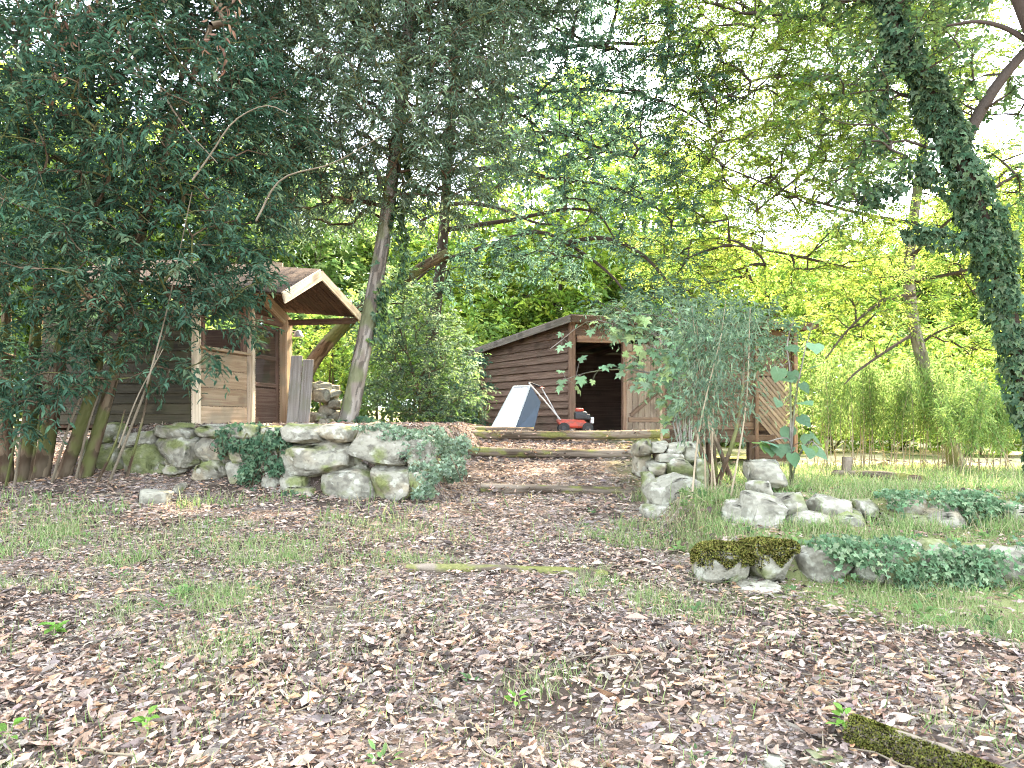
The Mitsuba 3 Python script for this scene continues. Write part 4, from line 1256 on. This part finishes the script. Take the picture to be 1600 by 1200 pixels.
for (px, d, r, h, lab) in [(330, 17.5, 1.6, 3.2, 'bushy undergrowth seen behind the roof of the hut'), (600, 19, 1.7, 3.8, 'bright bush in the wood behind the leaning grey trunk'), (700, 20, 1.7, 3.6, 'bright bush in the wood left of the shed roof'), (840, 24, 2.2, 4.6, 'bright bush in the wood above the left end of the shed roof'),
                           (1000, 24, 2.2, 4.8, 'bright bush in the wood above the middle of the shed roof'), (1130, 23, 2.0, 4.4, 'bright bush in the wood above the right end of the shed roof'), (1290, 20, 1.8, 3.6, 'bright bush behind the bamboo thicket next to the shed'), (1400, 21, 1.9, 3.8, 'bright bush behind the pale grey trunk'),
                           (1520, 19, 1.8, 3.4, 'bright bush behind the leaning ivy clad trunk'), (1640, 18, 1.8, 3.6, 'bright bush at the right edge behind the bamboo')]:
    g = on_ground((px - 800) / F * d, d)
    shrub('leafy_bush', lab, 'bush', g, [(g + [0, 0, h * .5], (r, r * .6, h * .5)), (g + [.4 * r, -.2, h * .35], (r * .8, r * .6, h * .36))], .62, dict(twigs=8, per=11, reach=.62, length=.15, width=.085, cols=GREEN_BRIGHT + GREEN_FRESH, kind='kite', droop=.4), 'leaf_bright', stems=3, gaps=.25)


def bamboo(name, label, bases, tops, lean, leafn, cols, mat, cul_r=.012, leaf_l=.11, leaf_w=.014, group=None, spread=.42):
    key = thing(name, label, 'bamboo', group)
    arrs = []
    for (b, h) in zip(bases, tops):
        top = b + np.array([rng.normal(0, lean), rng.normal(0, lean * .6), h])
        p = curve([b - [0, 0, .05], b * .5 + top * .5 + rng.standard_normal(3) * .04, top], 10)
        s = Soup(); s.tube(p, np.linspace(cul_r, cul_r * .35, 10), 6)
        part(key, 'culm', s.shape('twig_pale'))
        n = leafn
        t = rng.uniform(.30, 1, n) ** .7
        c = np.stack([np.interp(t, np.linspace(0, 1, 10), p[:, k]) for k in range(3)], 1)
        off = unit(rng.standard_normal((n, 3)) * [1, 1, .5]) * rng.uniform(.03, spread, (n, 1)) * (1.1 - .6 * t[:, None]) * min(1, h / 2.2)
        al = unit(off * 1.4 + [0, 0, -.12] + rng.standard_normal((n, 3)) * .25)
        arrs.append(leaf_arrays(c + off, al, UPZ + rng.standard_normal((n, 3)) * .4, leaf_l * rng.uniform(.7, 1.3, n), leaf_w * rng.uniform(.8, 1.3, n), tint(rng, n, cols), 'strap'))
    part(key, 'foliage', leaf_shape(arrs, mat))
    return key


# bamboo in front of the shed
rng = np.random.default_rng(28)
bs, hs = [], []
for (px, py, top) in [(1112, 832, 470), (1103, 825, 480), (1120, 828, 500), (1140, 806, 480), (1080, 790, 520)]:
    d = 7.45 + rng.uniform(-.1, .5)
    b = P(px, py, d); b[2] = height(b[0], b[1])
    bs.append(b); hs.append(EYE + (HOR - top) / F * d - b[2])
bamboo('bamboo_clump', 'slender bamboo clump with pale thin culms in front of the right half of the shed', bs, hs, .16, 520, [(.13, .20, .13), (.10, .16, .10), (.17, .24, .16), (.22, .29, .18)], 'leaf_soft', .012, .105, .017, spread=.62)
# bamboo and reeds along the back of the grass on the right
for k, (px0, px1, d, top, lab) in enumerate([(1255, 1380, 14.5, 545, 'pale green bamboo thicket just right of the shed end'), (1385, 1500, 14.0, 560, 'pale green bamboo thicket before the pale grey trunk'), (1480, 1640, 12.6, 590, 'darker green bamboo thicket at the right edge of the grass')]):
    bs, hs = [], []
    for i in range(26):
        px = rng.uniform(px0, px1)
        dd = d + rng.uniform(-.7, .9)
        b = P(px, 700, dd); b[2] = height(b[0], b[1])
        bs.append(b); hs.append((EYE + (HOR - top) / F * dd - b[2]) * rng.uniform(.6, 1.05))
    bamboo('bamboo_thicket', lab, bs, hs, .22, 300, GREEN_FRESH + [(.22, .28, .10)] if k < 2 else GREEN_FRESH, 'leaf_soft' if k == 2 else 'leaf_bright', .010, .13, .02)

shrub('leafy_shrub', 'pale leafy shrub screening the shed front right of its door', 'shrub', P(1120, 690, 9.8),
      [px_blob(1110, 520, 10.2, 80, 50, .5), px_blob(1165, 530, 10.0, 45, 50, .5), px_blob(1050, 490, 10.6, 70, 38, .4), px_blob(975, 495, 11.4, 50, 26, .35), px_blob(1030, 560, 11, 40, 40, .3), px_blob(1215, 520, 10.2, 30, 40, .3)], .26,
      dict(twigs=7, per=8, reach=.30, length=.085, width=.030, cols=[(.19, .29, .18), (.15, .23, .14), (.25, .35, .21), (.11, .18, .10)], kind='oval', droop=.4), 'leaf_soft', gaps=.34)
# saplings with large lobed leaves: every leaf a part
BIG = np.array([[0, 0, 0], [-.10, .30, .03], [.18, .52, -.02], [.30, .26, .03], [.62, .50, -.05], [.62, .20, .03], [1.0, 0, -.12], [.62, -.20, .03], [.62, -.50, -.05], [.30, -.26, .03], [.18, -.52, -.02], [-.10, -.30, .03], [.35, 0, .02]])
BIGF = np.array([[12, i, i + 1] for i in range(11)] + [[12, 11, 0]])[:, ::-1]
HEART = np.array([[0, 0, 0], [-.10, .28, .03], [.12, .48, .02], [.42, .46, -.01], [.74, .24, -.05], [1.0, 0, -.14], [.74, -.24, -.05], [.42, -.46, -.01], [.12, -.48, .02], [-.10, -.28, .03], [.4, 0, .04]])
HEARTF = np.array([[10, i, i + 1] for i in range(9)] + [[10, 9, 0]])[:, ::-1]


def big_leaf(pos, al, up, L, col, tmpl):
    v0, f0 = tmpl
    a = unit(al); s = unit(np.cross(up, a)); u = np.cross(a, s)
    v = pos + v0[:, :1] * a * L + v0[:, 1:2] * s * L + v0[:, 2:] * u * L
    return mikit.ply((v, f0), 'leaf_soft', False, color=np.tile(np.clip(col, .01, .9), (len(v), 1)))


def sapling(name, label, base, stems, n, L, cols, tmpl, r=.014, spread=.2):
    key = thing(name, label, 'sapling')
    s = Soup()
    lines = []
    for q in stems:
        p = curve(q, 16)
        s.tube(p, np.linspace(r, r * .35, 16), 6)
        lines.append(p)
    for k in range(n):
        p = lines[k % len(lines)]
        t = rng.uniform(.30, 1.0)
        c = p[int(t * 15)]
        o = unit(rng.standard_normal(3) + [0, -.5, .1]) * rng.uniform(.06, spread)
        s.tube([c, c + o * .6 + [0, 0, .02], c + o], .004, 4, False)
        al = unit(o + [0, -.1, -.05 * 1] + rng.standard_normal(3) * .06)
        part(key, 'leaf', big_leaf(c + o, al + [0, 0, -.35], UPZ + np.array([0, -.5, 0]) + rng.standard_normal(3) * .25, L * rng.uniform(.6, 1.15), tint(rng, 1, cols)[0], tmpl))
    part(key, 'stem', s.shape('bark_grey'))
    return key


rng = np.random.default_rng(29)
b0 = on_ground((1075 - 800) / F * 9.6, 9.6)
PALE = [(.21, .33, .19), (.17, .28, .16), (.27, .38, .24), (.30, .40, .18)]
sapling('fig_sapling', 'fig sapling with large pale lobed leaves arching across the shed doorway', b0,
        [[b0, P(1060, 600, 9.7), P(1010, 540, 9.8), P(930, 500, 9.9), P(860, 545, 10.0)], [b0, P(1050, 610, 9.6), P(1000, 580, 9.6), P(930, 580, 9.7), P(868, 598, 9.8)], [b0, P(1050, 600, 9.7), P(1000, 510, 9.8), P(960, 480, 9.9)],
         [b0, P(1060, 590, 9.4), P(1030, 530, 9.3), P(1010, 520, 9.2)], [b0, P(1055, 640, 9.4), P(1050, 570, 9.3), P(1060, 540, 9.2)], [b0, P(1045, 640, 9.5), P(1010, 600, 9.4), P(1000, 590, 9.3)], [b0, P(1060, 560, 9.7), P(1000, 515, 9.9), P(945, 515, 10)], [b0, P(1075, 560, 9.7), P(1040, 500, 9.7), P(985, 490, 9.8)], [b0, P(1085, 560, 9.5), P(1075, 520, 9.4), P(1040, 480, 9.4)]], 240, .15, PALE, (BIG, BIGF))
b0 = on_ground((1235 - 800) / F * 8.2, 8.2)
sapling('large_leaved_sapling', 'sapling with big heart shaped leaves at the right corner of the shed', b0,
        [[b0, P(1240, 650, 8.2), P(1255, 560, 8.3), P(1270, 505, 8.3)], [b0, P(1235, 690, 8.1), P(1200, 690, 8.0), P(1175, 700, 7.9)], [b0, P(1245, 720, 8.1), P(1265, 690, 8.1), P(1280, 700, 8.1)], [b0, P(1235, 600, 8.2), P(1230, 540, 8.3), P(1240, 500, 8.3)]], 24, .18, [(.15, .25, .14), (.21, .32, .11), (.17, .28, .17)], (HEART, HEARTF))
# bare pole
s = Soup(); s.tube(curve([P(1034, 690, 11.8), P(1032, 600, 11.8), P(1033, 500, 11.8)], 8), .022, 7)
whole('wooden_pole', 'thin bare tan pole standing upright before the shed door', 'pole', s.shape('twig_pale'))

# seedlings among the fallen leaves
for (px, py, L, n, lab) in [(85, 1000, .075, 16, 'bright green seedling with a tuft of leaves at the left of the leafy slope'), (228, 1158, .06, 9, 'small bright green seedling low on the left near the camera'), (1320, 1150, .06, 14, 'bright green seedling beside the end of the mossy log'), (1200, 905, .05, 8, 'little green seedling under the mossy boulders'), (12, 1165, .06, 8, 'tiny seedling cut by the left edge of the picture'), (805, 1118, .045, 9, 'little pale seedling in the middle of the fallen leaves')]:
    g = ground_at(px, py)
    arrs = []
    for k in range(n):
        a = rng.uniform(0, 2 * np.pi)
        o = np.array([math.cos(a), math.sin(a), 0])
        arrs.append(leaf_arrays((g + [0, 0, .03 + .07 * rng.random()])[None] + o * .02, (o + [0, 0, rng.uniform(-.1, .6)])[None], UPZ[None] + rng.standard_normal((1, 3)) * .2, L * rng.uniform(.7, 1.2), L * .5, tint(rng, 1, [(.18, .36, .07), (.22, .40, .09)]), 'oval'))
    key = thing('seedling', lab, 'seedling')
    part(key, 'leaves', leaf_shape(arrs, 'leaf_bright'))
    s = Soup(); s.tube([g - [0, 0, .02], g + [0, 0, .09]], .003, 5)
    part(key, 'stem', s.shape('twig_pale'))

# ivy hanging over the walls
rng = np.random.default_rng(30)


def ivy_patch(label, spots, n, cols, size=.06, thick=.16):
    arrs, vines = [], Soup()
    for (px, py, d, rx, ry) in spots:
        k = d / F
        m = int(n * rx * ry / 1000)
        a = rng.uniform(0, 2 * np.pi, m)
        rr = np.sqrt(rng.uniform(0, 1, m))
        dx, dz = np.cos(a) * rr * rx * k, np.sin(a) * rr * ry * k
        c = P(px, py, d)
        pos = c + np.stack([dx, -rng.uniform(0, thick, m) * (1 - rr ** 2 * .7), dz], 1)
        ok = meshkit.fbm(pos * 5, 3, 2) - .30 * rr ** 2 + rng.normal(0, .04, m) > .30
        pos = pos[ok]
        m = len(pos)
        al = np.stack([rng.normal(0, .6, m), -.35 + rng.normal(0, .3, m), -.8 + rng.normal(0, .3, m)], 1)
        up = np.array([0, -1.0, .5]) + rng.standard_normal((m, 3)) * .4
        arrs.append(leaf_arrays(pos, al, up, size * rng.uniform(.6, 1.3, m), size * .9 * rng.uniform(.6, 1.2, m), tint(rng, m, cols), 'ivy'))
        for j in range(5):
            q = c + np.array([rng.uniform(-rx, rx) * k * .8, -.02, ry * k * .9])
            vines.tube(curve([q, q + [rng.uniform(-.1, .1), -.05, -ry * k * .9], q + [rng.uniform(-.2, .2), -.04, -ry * k * 1.7]], 8), .005, 4)
    key = thing('ivy_plant', label, 'ivy')
    part(key, 'foliage', leaf_shape(arrs, 'leaf_glossy'))
    part(key, 'vine', vines.shape('bark_brown'))


WDP = wall_depth
ivy_patch('dark ivy tumbling over the dry stone wall below the hut doorway', [(392, 672, WDP(392) + .1, 56, 14), (372, 690, WDP(372) - .02, 26, 16), (408, 700, WDP(408) - .03, 34, 26), (392, 738, WDP(392) - .06, 24, 24), (398, 768, WDP(398) - .08, 18, 18), (436, 690, WDP(436), 26, 22), (430, 728, WDP(430), 14, 22), (462, 774, WDP(462) - .08, 26, 9), (345, 700, WDP(345), 14, 18)], 520, GREEN_IVY, .055)
MOUND = [(.20, .27, .18), (.15, .21, .14), (.25, .32, .22), (.11, .16, .095)]
ivy_patch('pale grey green ivy mound at the right end of the dry stone wall', [(655, 705, 9.15, 42, 26), (690, 692, 9.7, 48, 30), (675, 735, 9.0, 36, 26), (665, 765, 8.95, 30, 16), (632, 680, 9.2, 44, 13), (715, 700, 10.2, 34, 24), (705, 730, 9.5, 26, 22), (590, 668, 9.3, 40, 9)], 760, MOUND, .045, .24)
ivy_patch('ivy strand creeping over the foot of the leaning grey trunk', [(540, 666, 11.2, 30, 10), (572, 662, 11.6, 34, 14), (508, 672, 10.0, 26, 8)], 500, GREEN_IVY)

# ------------------------------------------------------------------ fallen leaves, grass, ground cover
rng = np.random.default_rng(31)
LITTER = [(.375, .275, .205), (.30, .215, .16), (.235, .195, .17), (.39, .24, .145), (.47, .39, .32), (.06, .045, .037), (.32, .26, .215), (.23, .15, .11)]


def scatter(d0, d1, dens, x_lim=None):
    n = int(.72 * (d1 ** 2 - d0 ** 2) * dens)
    y = np.sqrt(rng.uniform(d0 ** 2, d1 ** 2, n))
    x = rng.uniform(-.74, .74, n) * y
    return x, y


def normal_at(x, y):
    e = .05
    n = np.stack([height(x - e, y) - height(x + e, y), height(x, y - e) - height(x, y + e), np.full(len(x), 2 * e)], 1)
    return unit(n)


def green_mask(x, y):
    """where grass takes over from dead leaves"""
    n = meshkit.fbm(np.stack([x * 1.1, y * 1.1, x * 0], -1), 3, 12)
    r = ss(.9, 2.0, x - np.maximum(0, 6.6 - y) * .78 + (n - .5) * 3.0) * ss(3.6, 4.6, y)
    r = np.maximum(r, ss(1.9, 2.4, x) * ss(5, 6, y))
    return np.clip(r, 0, 1)


PATCHES = [(60, 835, .5, .6), (20, 925, .35, .7), (400, 870, .5, .8), (290, 945, .5, 1.0), (250, 905, .3, .6), (345, 1020, .3, .6), (620, 882, .25, .6), (200, 880, .3, .6), (975, 935, .35, .9), (860, 1070, .25, .5), (950, 905, .25, .6), (1035, 830, .4, 1), (1000, 850, .3, .7), (540, 815, .3, .5), (110, 800, .4, .7), (330, 790, .35, .9), (280, 1060, .25, .4), (500, 890, .22, .5), (1080, 960, .3, .6), (700, 880, .2, .4), (40, 870, .35, .8), (1540, 1140, .3, .4), (570, 970, .15, .5)]
PG = [(ground_at(a, b), r, s) for a, b, r, s in PATCHES]


def patch_mask(x, y):
    m = np.zeros_like(x)
    for g, r, s in PG:
        m = np.maximum(m, s * (1 - ss(.35, 1.0, np.hypot((x - g[0]) * .8, y - g[1]) / r / 1.25)))
    n = meshkit.fbm(np.stack([x * 3.1, y * 3.1, x * 0], -1), 3, 15)
    return m * ss(.35, .6, n)


arrs = []
for (d0, d1, dens, L0, kind) in [(1.6, 4.5, 3000, .038, 'curl'), (4.5, 7.5, 1700, .044, 'kite'), (7.5, 13.5, 800, .055, 'kite'), (13.5, 20, 120, .09, 'kite')]:
    x, y = scatter(d0, d1, dens)
    keep = rng.uniform(0, 1, len(x)) > green_mask(x, y) * .70 + patch_mask(x, y) * .45
    keep &= rng.uniform(0, 1, len(x)) < .42 + 1.0 * ss(.28, .62, meshkit.fbm(np.stack([x * 1.9, y * 1.9, x * 0], -1), 4, 2))
    if d0 > 13:
        s0 = (x - C0[0]) * FN_[0] + (y - C0[1]) * FN_[1]
        keep &= (s0 > 0.05) | (x < -1)
    x, y = x[keep], y[keep]
    n = len(x)
    z = height(x, y) + rng.uniform(.0, .030, n)
    nn = normal_at(x, y)
    a = rng.uniform(0, 2 * np.pi, n)
    al = np.stack([np.cos(a), np.sin(a), rng.normal(0, .18, n)], 1)
    al = al - nn * (al * nn).sum(1, keepdims=True) * .8
    L = L0 * np.exp(rng.normal(0, .40, n))
    arrs.append(leaf_arrays(np.stack([x, y, z], 1), al, nn + rng.standard_normal((n, 3)) * .5, L, L * rng.uniform(.20, .44, n), tint(rng, n, LITTER, [4, 4, 4, 1.8, 2.2, 4.5, 3.5, 2.4], .20), kind))
for (xa, xb_, yl, zl, m) in [(-.85, 2.6, 12.6, 1.42, 420), (-.65, 2.1, 11.38, 1.13, 420), (-.38, 1.55, 9.55, .74, 360)]:
    x = rng.uniform(xa, xb_, m)
    keep = meshkit.fbm(np.stack([x * 1.7, x * 0 + yl, x * 0], -1), 2, 3) + rng.normal(0, .06, m) > .45
    x = x[keep]
    m = len(x)
    y = yl + rng.normal(0, .07, m)
    z = np.maximum(height(x, y) + .02, zl - .03 - 3.2 * (y - yl) ** 2)
    arrs.append(leaf_arrays(np.stack([x, y, z], 1), rng.standard_normal((m, 3)) * [1, 1, .35], UPZ + rng.standard_normal((m, 3)) * .4, .07 * rng.uniform(.6, 1.3, m), .028, tint(rng, m, LITTER, [4, 4, 4, 1.8, 2.2, 3, 3.5, 2.4]), 'curl'))
whole('fallen_leaves', 'dead brown and tan leaves covering the slope and the steps', 'dead leaves', leaf_shape(arrs, 'leaf_dry'), kind='stuff')

# leaves lying on top of the stone wall
xs_ = rng.uniform(-6.0, -1.3, 2600)
off = rng.uniform(.05, 1.0, 2600)
yy = WA[1] + (xs_ - WA[0]) * WD[1] / WD[0] + off * WN[1]
arrs = [leaf_arrays(np.stack([xs_, yy, height(xs_, yy) + rng.uniform(0, .03, 2600)], 1), rng.standard_normal((2600, 3)) * [1, 1, .2], UPZ + rng.standard_normal((2600, 3)) * .3, .075, .03, tint(rng, 2600, LITTER), 'kite')]
whole('fallen_leaves', 'brown leaves caught along the terrace edge above the dry stone wall', 'dead leaves', leaf_shape(arrs, 'leaf_dry'), kind='stuff')


def grass_arr(x, y, h, w, cols, lean=.35):
    n = len(x)
    pos = np.stack([x, y, height(x, y) - .005], 1)
    al = np.stack([rng.normal(0, lean, n), rng.normal(0, lean, n), np.ones(n)], 1)
    L = h * np.exp(rng.normal(0, .35, n))
    return leaf_arrays(pos, al, rng.standard_normal((n, 3)) * [1, 1, .1], L, w, tint(rng, n, cols), 'blade')


GRASS = [(.21, .31, .11), (.16, .26, .09), (.26, .35, .14), (.34, .38, .18), (.42, .39, .24)]
arrs = []
for (d0, d1, dens, h, w) in [(2.4, 6.2, 3600, .072, .005), (6.2, 8.0, 3600, .10, .007), (8.0, 15, 900, .12, .012)]:
    x, y = scatter(d0, d1, dens)
    m = np.maximum(green_mask(x, y) * ss(.34, .60, meshkit.fbm(np.stack([x * 2.3, y * 2.3, x * 0], -1), 4, 22)) * .85, patch_mask(x, y))
    sp = meshkit.fbm(np.stack([x * 1.3, y * 1.3, x * 0], -1), 3, 44) - .14 * ss(-1.6, -.6, x) * (1 - ss(1.2, 1.8, x)) * ss(4, 6, y)
    m = np.maximum(m, .06 * ss(.44, .62, sp) * (1 + 1.2 * ss(0, -2, x)) + .008)
    keep = rng.uniform(0, 1, len(x)) < m
    keep &= ~((y > 9.4) & (x < 2.6))
    x, y = x[keep], y[keep]
    arrs.append(grass_arr(x, y, h, w, GRASS))
whole('grass', 'thin green grass growing through the dead leaves and over the banks on the right', 'grass', leaf_shape(arrs, 'leaf_soft'), kind='stuff')

# low ivy and weeds over the two banks on the right
arrs = []
for (y0, x0, x1, zlo, zhi, n) in [(5.60, 2.3, 4.6, .34, .66, 5200), (6.78, 3.4, 5.6, .62, .90, 4600)]:
    x, t = rng.uniform(x0, x1, n), rng.uniform(0, 1, n)
    fall = meshkit.fbm(np.stack([x * 2.4, x * 0 + y0, t * 1.1], -1), 3, 31) + rng.normal(0, .05, n)
    ok = fall > .50
    x, t = x[ok], t[ok]
    n = len(x)
    z = zlo + (zhi - zlo) * (1 - t ** 1.3) + rng.uniform(0, .05, n)
    y = y0 - .06 - .10 * t + rng.uniform(-.07, .06, n) + (t < .25) * rng.uniform(0, .3, n)
    arrs.append(leaf_arrays(np.stack([x, y, z], 1), np.stack([rng.normal(0, .6, n), rng.normal(-.5, .4, n), rng.normal(-.6, .35, n)], 1), np.array([0, -.8, .8]) + rng.standard_normal((n, 3)) * .45, .042 * rng.uniform(.5, 1.4, n), .036, tint(rng, n, [(.11, .19, .10), (.15, .24, .13), (.08, .14, .07), (.22, .29, .17)]), 'ivy'))
whole('ground_cover', 'creeping dark green ivy over the two low banks on the right', 'ground cover', leaf_shape(arrs, 'leaf_glossy'), kind='stuff')


# twigs dropped among the leaves
tw = Soup()
x, y = scatter(2.6, 10, 9)
for a, b in zip(x, y):
    if green_mask(np.array([a]), np.array([b]))[0] > .5:
        continue
    L, an = rng.uniform(.08, .38), rng.uniform(0, np.pi)
    q = np.array([[-.5, 0], [-.1, rng.uniform(-.12, .12)], [.2, rng.uniform(-.12, .12)], [.5, 0]]) * L
    q = q @ np.array([[math.cos(an), math.sin(an)], [-math.sin(an), math.cos(an)]])
    px_, py_ = a + q[:, 0], b + q[:, 1]
    tw.tube(np.stack([px_, py_, height(px_, py_) + .022 + rng.uniform(0, .015)], 1), np.linspace(.0045, .002, 4) * rng.uniform(.7, 1.5), 5)
whole('fallen_twigs', 'thin dry twigs scattered among the dead leaves', 'twigs', tw.shape('twig_grey'), kind='stuff')

# broad leaved weeds in the grass
arrs = []
x, y = scatter(3.0, 11, 16)
gm = np.maximum(green_mask(x, y), patch_mask(x, y) * .7)
ok = (rng.uniform(0, 1, len(x)) < gm * .9 + .05) & ~((y > 9.4) & (x < 2.6))
for a, b in zip(x[ok], y[ok]):
    n = rng.integers(5, 13)
    an = rng.uniform(0, 2 * np.pi, n)
    o = np.stack([np.cos(an), np.sin(an), rng.uniform(.1, 1.1, n)], 1)
    L = rng.uniform(.025, .07)
    base = np.array([a, b, float(height(a, b)) + .01])
    arrs.append(leaf_arrays(base + o * rng.uniform(.01, .05, (n, 1)), o, UPZ + rng.standard_normal((n, 3)) * .25, L * rng.uniform(.7, 1.3, n), L * rng.uniform(.4, .7), tint(rng, n, [(.15, .25, .09), (.20, .31, .11), (.11, .19, .08)][int(rng.integers(3)):][:1]), 'oval'))
whole('weeds', 'small broad leaved weeds sprouting through the leaves and grass', 'weeds', leaf_shape(arrs, 'leaf_soft'), kind='stuff')
